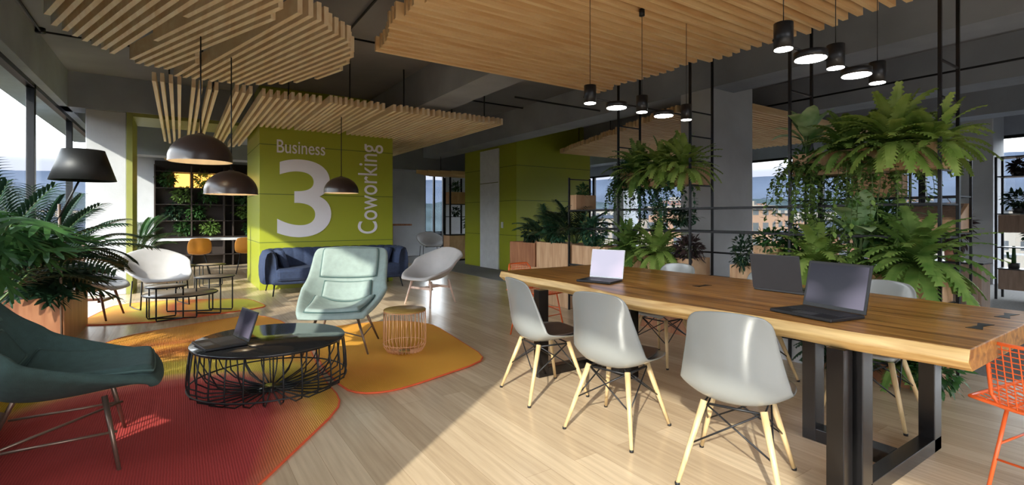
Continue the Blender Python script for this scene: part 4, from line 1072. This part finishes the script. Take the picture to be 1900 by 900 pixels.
# small shelf box by the green wall
o = planter('pale box with a plant on the frame end before the green wall', PX0 + .01, PX1 - .01, 4.93, 5.05, 1.32, 1.52)
bush('small plant on the pale box before the green wall', (4.48, 4.98, 1.48), .10, 140, .05, seed=46, m='mid_leaf')

# ------------------------------------------------------------------ second frame, cabinets and right shelf
f2 = thing('room_divider', 'second black metal frame farther back before the windows', 'room divider', (7.1, 2.3, 0))
for y in (1.75, 2.30, 2.80, 3.5):
    f = MB()
    for x in (6.9, 7.3): f.box(x - .012, x + .012, y - .012, y + .012, 0, 1.87)
    for z in (.15, .65, 1.05, 1.45, 1.85): f.box(6.9, 7.3, y - .007, y + .007, z - .007, z + .007)
    f.build('upright', 'black', f2, world=True)
f = MB()
for x in (6.9, 7.3):
    for z in (.65, 1.05, 1.45, 1.85): f.box(x - .009, x + .009, 1.75, 3.5, z - .009, z + .009)
f.build('rail', 'black', f2, world=True)
planter('wooden box high in the second frame behind the hanging vine', 6.92, 7.28, 2.32, 2.78, 1.46, 1.74)
t = thing('slanted_chest', 'wooden chest with a slanted dark top in the second frame', 'chest', (6.9, 1.9, 1.06))
mb = MB(); mb.add([(6.92, 1.76, 1.06), (7.28, 1.76, 1.06), (7.28, 2.28, 1.06), (6.92, 2.28, 1.06), (6.92, 1.76, 1.20), (7.28, 1.76, 1.38), (7.28, 2.28, 1.38), (6.92, 2.28, 1.20)], [(0, 3, 2, 1), (0, 1, 5, 4), (1, 2, 6, 5), (2, 3, 7, 6), (3, 0, 4, 7), (4, 5, 6, 7)])
mb.build('body', 'crate', t, world=True, bevel=.003)
mb = MB(); mb.add([(6.95, 1.79, 1.222), (7.25, 1.79, 1.372), (7.25, 2.25, 1.372), (6.95, 2.25, 1.222)], [(0, 1, 2, 3)]); mb.build('lid', 'greywood', t, world=True, solid=.01)
bush('small bush on the second frame left of the slanted chest', (7.1, 2.5, 1.06), .2, 240, .07, seed=51, m='mid_leaf')
palm('spiky blue-green plant in the second frame near the windows', (7.1, 3.2, 1.06), .2, 14, .4, 52, m='blue_leaf', w=.12, nf=8, group='spiky plants', name='spiky_plant')
planter('wooden planter box in the second frame seen beside the grey column', 6.92, 7.28, 4.75, 5.3, 1.0, 1.24)
o = MB().box(6.95, 7.25, 4.78, 5.27, 0, 1.0).build('plinth', 'greywood', bevel=.004); recentre(o); tag(o, 'grey wooden stand under the planter box beside the column', 'cabinet')
cb = thing('cabinet', 'wooden cabinet right of the ferns carrying a copper pot', 'cabinet', (7.6, 2.0, 0))
MB().box(7.47, 7.80, 1.70, 2.30, 0, .69).build('body', 'greywood', cb, world=True, bevel=.004)
MB().box(7.45, 7.82, 1.68, 2.32, .69, .71).build('top', 'black', cb, world=True, bevel=.003)
MB().box(7.462, 7.47, 1.73, 2.27, .04, .66).build('door', 'greywood', cb, world=True, bevel=.003)
pt = MB().lathe([(0, 0), (.07, 0), (.09, .15), (.08, .15), (.075, .12), (0, .12)], 24).build('plant_pot', 'potcopper'); pt.location = (7.60, 1.98, .71); tag(pt, 'copper coloured pot on the wooden cabinet', 'plant pot')
bush('dark rubber plant in the copper pot on the cabinet', (7.60, 1.98, .80), .20, 200, .12, seed=55, m='purple_leaf', squash=(.9, .9, 1.55), group='rubber plants')
# right shelf
rs = thing('shelving_unit', 'black metal shelving unit with plants at the right edge', 'shelf', (10.35, 1.3, 0))
f = MB()
for x in (10.2, 10.55):
    for y in (2.16, 1.3, .4): f.box(x - .014, x + .014, y - .014, y + .014, 0, 2.13)
f.build('frame', 'black', rs, world=True)
f = MB()
for z in (.46, .78, 1.28, 1.84, 2.13): f.box(10.2, 10.55, .4, 2.16, z - .012, z + .003)
f.build('boards', 'black', rs, world=True)
for z0, z1 in ((.15, .455), (1.00, 1.265)): MB().box(10.21, 10.54, .42, 2.14, z0, z1).build('drawer_box', 'greywood', rs, world=True, bevel=.004)
i = 0
for (y, z, rad, kind, lb) in [(1.95, 1.845, .13, 'purple_leaf', 'small dark plant on the top board of the right shelving unit'), (1.95, 1.285, .22, 'dark_leaf', 'broad dark plant on the middle board of the right shelving unit'),
                        (1.60, 1.285, .22, 'dark_leaf', 'second broad dark plant on the middle board, cut by the right edge'), (1.75, .785, .17, 'dark_leaf', 'leafy plant above the cactus on the right shelving unit')]:
    pb = MB().lathe([(0, 0), (.06, 0), (.075, .08), (.06, .08), (0, .07)], 20).build('plant_pot', 'potblack'); pb.location = (10.37, y, z); tag(pb, 'black pot of the ' + lb.split(',')[0].replace('of the right shelving unit', 'at right'), 'plant pot', 'black pots on the right shelving unit')
    bush(lb, (10.37, y, z + .05), rad, 150, .09, seed=60 + i, m=kind, group='plants on the right shelving unit', squash=(.8, 1, .7)); i += 1
for y, h, lb in ((2.0, .26, 'slim cactus on the lowest board of the right shelving unit'), (1.78, .20, 'shorter cactus right of the slim one on the shelving unit')):
    t = thing('cactus', lb, 'plant', (10.37, y, .465), group='cacti')
    MB().lathe([(0, 0), (.06, 0), (.07, .08), (0, .08)], 20).build('pot', 'potblack', t)
    mb = MB(); mb.tube([(0, 0, .07), (0, 0, .07 + h)], .028, 10, r2=.018); mb.tube([(0, 0, .13), (0, .06, .15), (0, .07, .24)], .016, 8); mb.build('body', 'mid_leaf', t)

# ------------------------------------------------------------------ back left: counter, chairs, plant wall
ct = thing('counter_table', 'long white counter table at the back left', 'table', (.6, 13.0, 0))
MB().box(-.45, 2.2, 12.8, 13.4, .72, .76).build('table_top', 'whitep', ct, world=True, bevel=.004)
for x in (-.4, 2.1): MB().box(x, x + .05, 12.85, 13.35, 0, .72).build('leg', 'black', ct, world=True)
def shell_chair(label, x, y, rz):
    t = thing('bar_chair', label, 'chair', (x, y, 0), rz, group='amber chairs at the white counter')
    key = [(.20, .45, .16, 0, 0), (.05, .44, .20, 0, .03), (-.12, .46, .22, .04, .05), (-.19, .56, .23, .08, .03), (-.21, .70, .22, .06, 0), (-.22, .80, .17, .03, -.02)]
    k2 = catmull(key, 2); rows = shell_surface([(a, b) for a, b, *_ in k2], [q[2] for q in k2], [q[3] for q in k2], [q[4] for q in k2], 8)
    surf(rows).build('seat_shell', 'orangeseat', t, solid=.02, subsurf=1)
    for sx in (1, -1):
        for sy in (1, -1): MB().tube([(sx * .08, sy * .10, .44), (sx * .19, sy * .19, .003)], .010, 6).build('leg', 'black', t)
shell_chair('amber shell chair at the counter under the leftmost dome lamp', .35, 12.42, 92)
shell_chair('amber shell chair at the counter nearest to the green wall', 1.22, 12.35, 84)
bk = thing('plant_shelf', 'dark brown shelving wall filled with plants at the back left', 'shelf', (.9, 14.8, 0))
MB().box(-.50, 3.2, 14.93, 14.99, 0, 2.62).build('back_panel', 'brownback', bk, world=True)
f = MB()
for z in (.3, .75, 1.15, 1.55, 1.95, 2.35): f.box(-.48, 3.2, 14.60, 14.93, z - .015, z)
f.build('boards', 'brownback', bk, world=True)
f = MB()
for x in (-.49, .25, .95, 1.15, 1.9, 2.6, 3.18): f.box(x - .015, x + .015, 14.60, 14.93, 0, 2.5)
f.build('dividers', 'brownback', bk, world=True)
M['warmpanel'] = emit('warm_backlight', (1.0, .50, .10), 1.1)
MB().box(-.1, .22, 14.91, 14.925, 1.98, 2.32).box(.30, .92, 14.91, 14.925, 1.98, 2.32).build('lit_panel', 'warmpanel', bk, world=True)
k_ = 0
for (x, z, m_) in [(-.25, 1.95, 'mid_leaf'), (.05, 1.55, 'fern2'), (.5, 1.95, 'fern'), (.35, 1.15, 'mid_leaf'), (.6, 1.55, 'mid_leaf'), (-.1, 1.15, 'dark_leaf'), (.1, .75, 'mid_leaf'), (.65, .75, 'fern2'), (1.35, 1.55, 'mid_leaf'), (1.4, 1.15, 'fern2'), (1.7, 1.55, 'mid_leaf'), (1.6, .75, 'mid_leaf')]:
    wh = ['at its left end', 'second upright from the left', 'below the lit panel', 'under the dome lamps'][k_ % 4]
    bush('leafy plant on the dark plant wall, %s board, at %s' % ({1.95: 'highest planted', 1.55: 'second planted', 1.15: 'third planted', .75: 'lowest planted'}[z], {-.25: 'the left end', .05: 'the first upright', .5: 'the lit panel', .35: 'the second upright', .6: 'the middle bay', -.1: 'the left bay', .1: 'the left bay', .65: 'the middle bay', 1.35: 'the post', 1.4: 'the post', 1.7: 'the green wall', 1.6: 'the green wall'}[x]), (x, 14.72, z), .27, 240, .085, seed=70 + k_, m=m_, group='plants on the dark plant wall', squash=(1, .55, .85)); k_ += 1

# ------------------------------------------------------------------ back middle: desk, window seat, cabinet with shelf
dk = thing('desk', 'brown desk against the concrete wall behind the sofa', 'desk', (5.0, 14.5, 0))
MB().box(3.9, 5.9, 14.3, 14.98, .98, 1.03).build('desk_top', 'redwood', dk, world=True, bevel=.004)
MB().box(5.2, 5.3, 14.3, 14.98, 0, .98).build('side_panel', 'walnut', dk, world=True); MB().box(3.92, 4.02, 14.3, 14.98, 0, .98).build('side_panel', 'walnut', dk, world=True)
cb = thing('cabinet', 'wooden cabinet with tall posts near the far back window', 'cabinet', (6.75, 12.75, 0))
MB().box(6.30, 7.25, 12.55, 12.95, .05, .72).build('body', 'crate', cb, world=True, bevel=.004)
MB().box(6.28, 7.27, 12.53, 12.97, .72, .75).build('top', 'black', cb, world=True)
MB().box(6.33, 7.22, 12.58, 12.92, 0, .05).build('plinth', 'black', cb, world=True)
f = MB()
for x in (6.32, 6.85):
    for y in (12.56, 12.9): f.box(x - .02, x + .02, y - .02, y + .02, .75, 2.36)
for z in (1.25, 1.6): f.box(6.32, 6.85, 12.56, 12.9, z - .01, z + .01)
f.build('frame', 'black', cb, world=True)
MB().box(6.34, 6.83, 12.57, 12.89, 1.61, 1.95).build('shelf_box', 'crate', cb, world=True, bevel=.003)
bush('small dark tree standing on the far wooden cabinet', (7.02, 12.75, .75), .22, 160, .11, seed=90, m='dark_leaf', squash=(.7, .7, 1.3), group='plants on the far cabinet')
bush('small plant inside the posts of the far cabinet', (6.58, 12.73, 1.26), .14, 110, .08, seed=91, m='dark_leaf', group='plants on the far cabinet')
bush('plant on the highest box of the far cabinet', (6.58, 12.73, 1.95), .16, 120, .09, seed=92, m='mid_leaf', group='plants on the far cabinet')
wf = make_white('white shell chair by the far back window', 'wire'); wf.location = (6.35, 13.95, 0); wf.rotation_euler = (0, 0, R(-100))

# ------------------------------------------------------------------ outside: ground, hills, city
def hills(name, rad, h0, h1, seed, m, a0=0, a1=360, base=-30):
    mb = MB(); n_ = 160; vs = []; fs = []
    for i in range(n_ + 1):
        a = R(a0 + (a1 - a0) * i / n_); c_, s_ = math.cos(a), math.sin(a)
        h = h0 + (h1 - h0) * (.5 + .5 * mnoise.noise(Vector((c_ * 2.2 + seed, s_ * 2.2, 0)))) + 12 * mnoise.noise(Vector((c_ * 9, s_ * 9, seed)))
        for (q, hh) in ((rad, base), (rad * 1.08, base + (h - base) * .55), (rad * 1.16, h), (rad * 1.3, base)): vs.append((c_ * q, s_ * q, hh + (6 * mnoise.noise(Vector((c_ * 14, s_ * 14, hh))) if hh > base else 0)))
    for i in range(n_):
        for j in range(3): a = i * 4 + j; fs.append((a, a + 4, a + 5, a + 1))
    mb.add(vs, fs, True); o = mb.build(name, m); return o
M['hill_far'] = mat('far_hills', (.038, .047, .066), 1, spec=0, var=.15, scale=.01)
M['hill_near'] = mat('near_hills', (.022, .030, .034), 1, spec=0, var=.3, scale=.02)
M['ground'] = mat('city_ground', (.03, .03, .025), 1, var=.4, scale=.05, spec=0)
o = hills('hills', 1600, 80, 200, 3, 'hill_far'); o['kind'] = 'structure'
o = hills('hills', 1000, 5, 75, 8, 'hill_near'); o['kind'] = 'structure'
g = MB(); g.lathe([(1400, 0), (0, 0)], 48, (0, 0, -26)); struct(g, 'ground', 'ground')
bcols = [tuple(v * .24 for v in c) for c in [(.50, .22, .13), (.62, .34, .20), (.60, .50, .40), (.44, .20, .14), (.66, .60, .52), (.55, .36, .28)]]
def facade(i):
    m, N, L, p = newmat('brick_facade_%d' % i)
    tc = N.new('ShaderNodeTexCoord'); b = N.new('ShaderNodeTexBrick'); mp = N.new('ShaderNodeMapping'); mp.inputs['Rotation'].default_value = (R(90), 0, 0)
    s = N.new('ShaderNodeSeparateXYZ'); c = N.new('ShaderNodeCombineXYZ'); ad = N.new('ShaderNodeMath'); L.new(tc.outputs['Object'], s.inputs[0])
    L.new(s.outputs['X'], ad.inputs[0]); L.new(s.outputs['Y'], ad.inputs[1]); L.new(ad.outputs[0], c.inputs['X']); L.new(s.outputs['Z'], c.inputs['Y']); L.new(c.outputs[0], b.inputs['Vector'])
    b.offset = 0; b.inputs['Scale'].default_value = 1; b.inputs['Brick Width'].default_value = 3.4; b.inputs['Row Height'].default_value = 3.0; b.inputs['Mortar Size'].default_value = .75
    b.inputs['Color1'].default_value = (.018, .022, .028, 1); b.inputs['Color2'].default_value = (.03, .035, .042, 1); b.inputs['Mortar'].default_value = c4(bcols[i])
    L.new(b.outputs['Color'], p.inputs['Base Color']); p.inputs['Roughness'].default_value = .8
    return m
fm = [facade(i) for i in range(6)]
rb = random.Random(5)
def tower(x, y, w1, w2, h, i, label, group):
    t = thing('apartment_block', label, 'building', (x, y, -26), group=group)
    MB().box(-w1, w1, -w2, w2, 0, h).build('walls', fm[i % 6], t)
    MB().box(-w1 - .4, w1 + .4, -w2 - .4, w2 + .4, h, h + .8).box(-w1 * .4, w1 * .2, -w2 * .4, w2 * .3, h + .8, h + 3.4).build('roof', fm[(i + 1) % 6] if i % 2 else 'hill_far', t)
TREES = [(5, 52, 4), (15, 56, 4.5), (25, 50, 4), (34, 56, 4.5), (97, 62, 5), (107, 75, 5)]
placed = [(math.cos(R(a)) * d_, math.sin(R(a)) * d_) for a, d_, q in TREES]
def far(az, dist, i, side):
    x = math.cos(R(az)) * dist; y = math.sin(R(az)) * dist
    if any(abs(x - a) < 25 and abs(y - b) < 25 for a, b in placed): return
    placed.append((x, y))
    hh = 26 + rb.uniform(-9, 3) + dist * rb.uniform(-.01, .03)
    tower(x, y, rb.uniform(7, 12), rb.uniform(7, 12), max(8, hh), i, '%s apartment block in the city seen through the %s windows' % (['red brick', 'orange brick', 'sandy', 'dark brick', 'pale', 'brown'][i % 6], side), 'city blocks beyond the %s windows' % side)
for i in range(420): far(rb.uniform(-2, 44), [70, 95, 125, 160, 210, 270, 340, 430][i % 8] * rb.uniform(.9, 1.15), i, 'right')
for i in range(50): far(rb.uniform(92, 118), [130, 170, 230, 300, 400][i % 5] * rb.uniform(.9, 1.15), i, 'left')
for i, (az, di, s) in enumerate(TREES):
    t = bush('round green tree outside, ' + ['farthest right beyond the right windows', 'beyond the windows behind the right column', 'beyond the windows behind the hanging vines', 'beyond the windows left of the grey column', 'beyond the left windows near the lamp', 'beyond the left windows farther round'][i], (math.cos(R(az)) * di, math.sin(R(az)) * di, -20), s, 420, 1.3, seed=200 + i, m='tree', group='trees outside', name='tree', w=.8)
    t['category'] = 'tree'
    MB().tube([(0, 0, -6), (0, 0, s)], .4, 8).build('trunk', 'walnut', t)
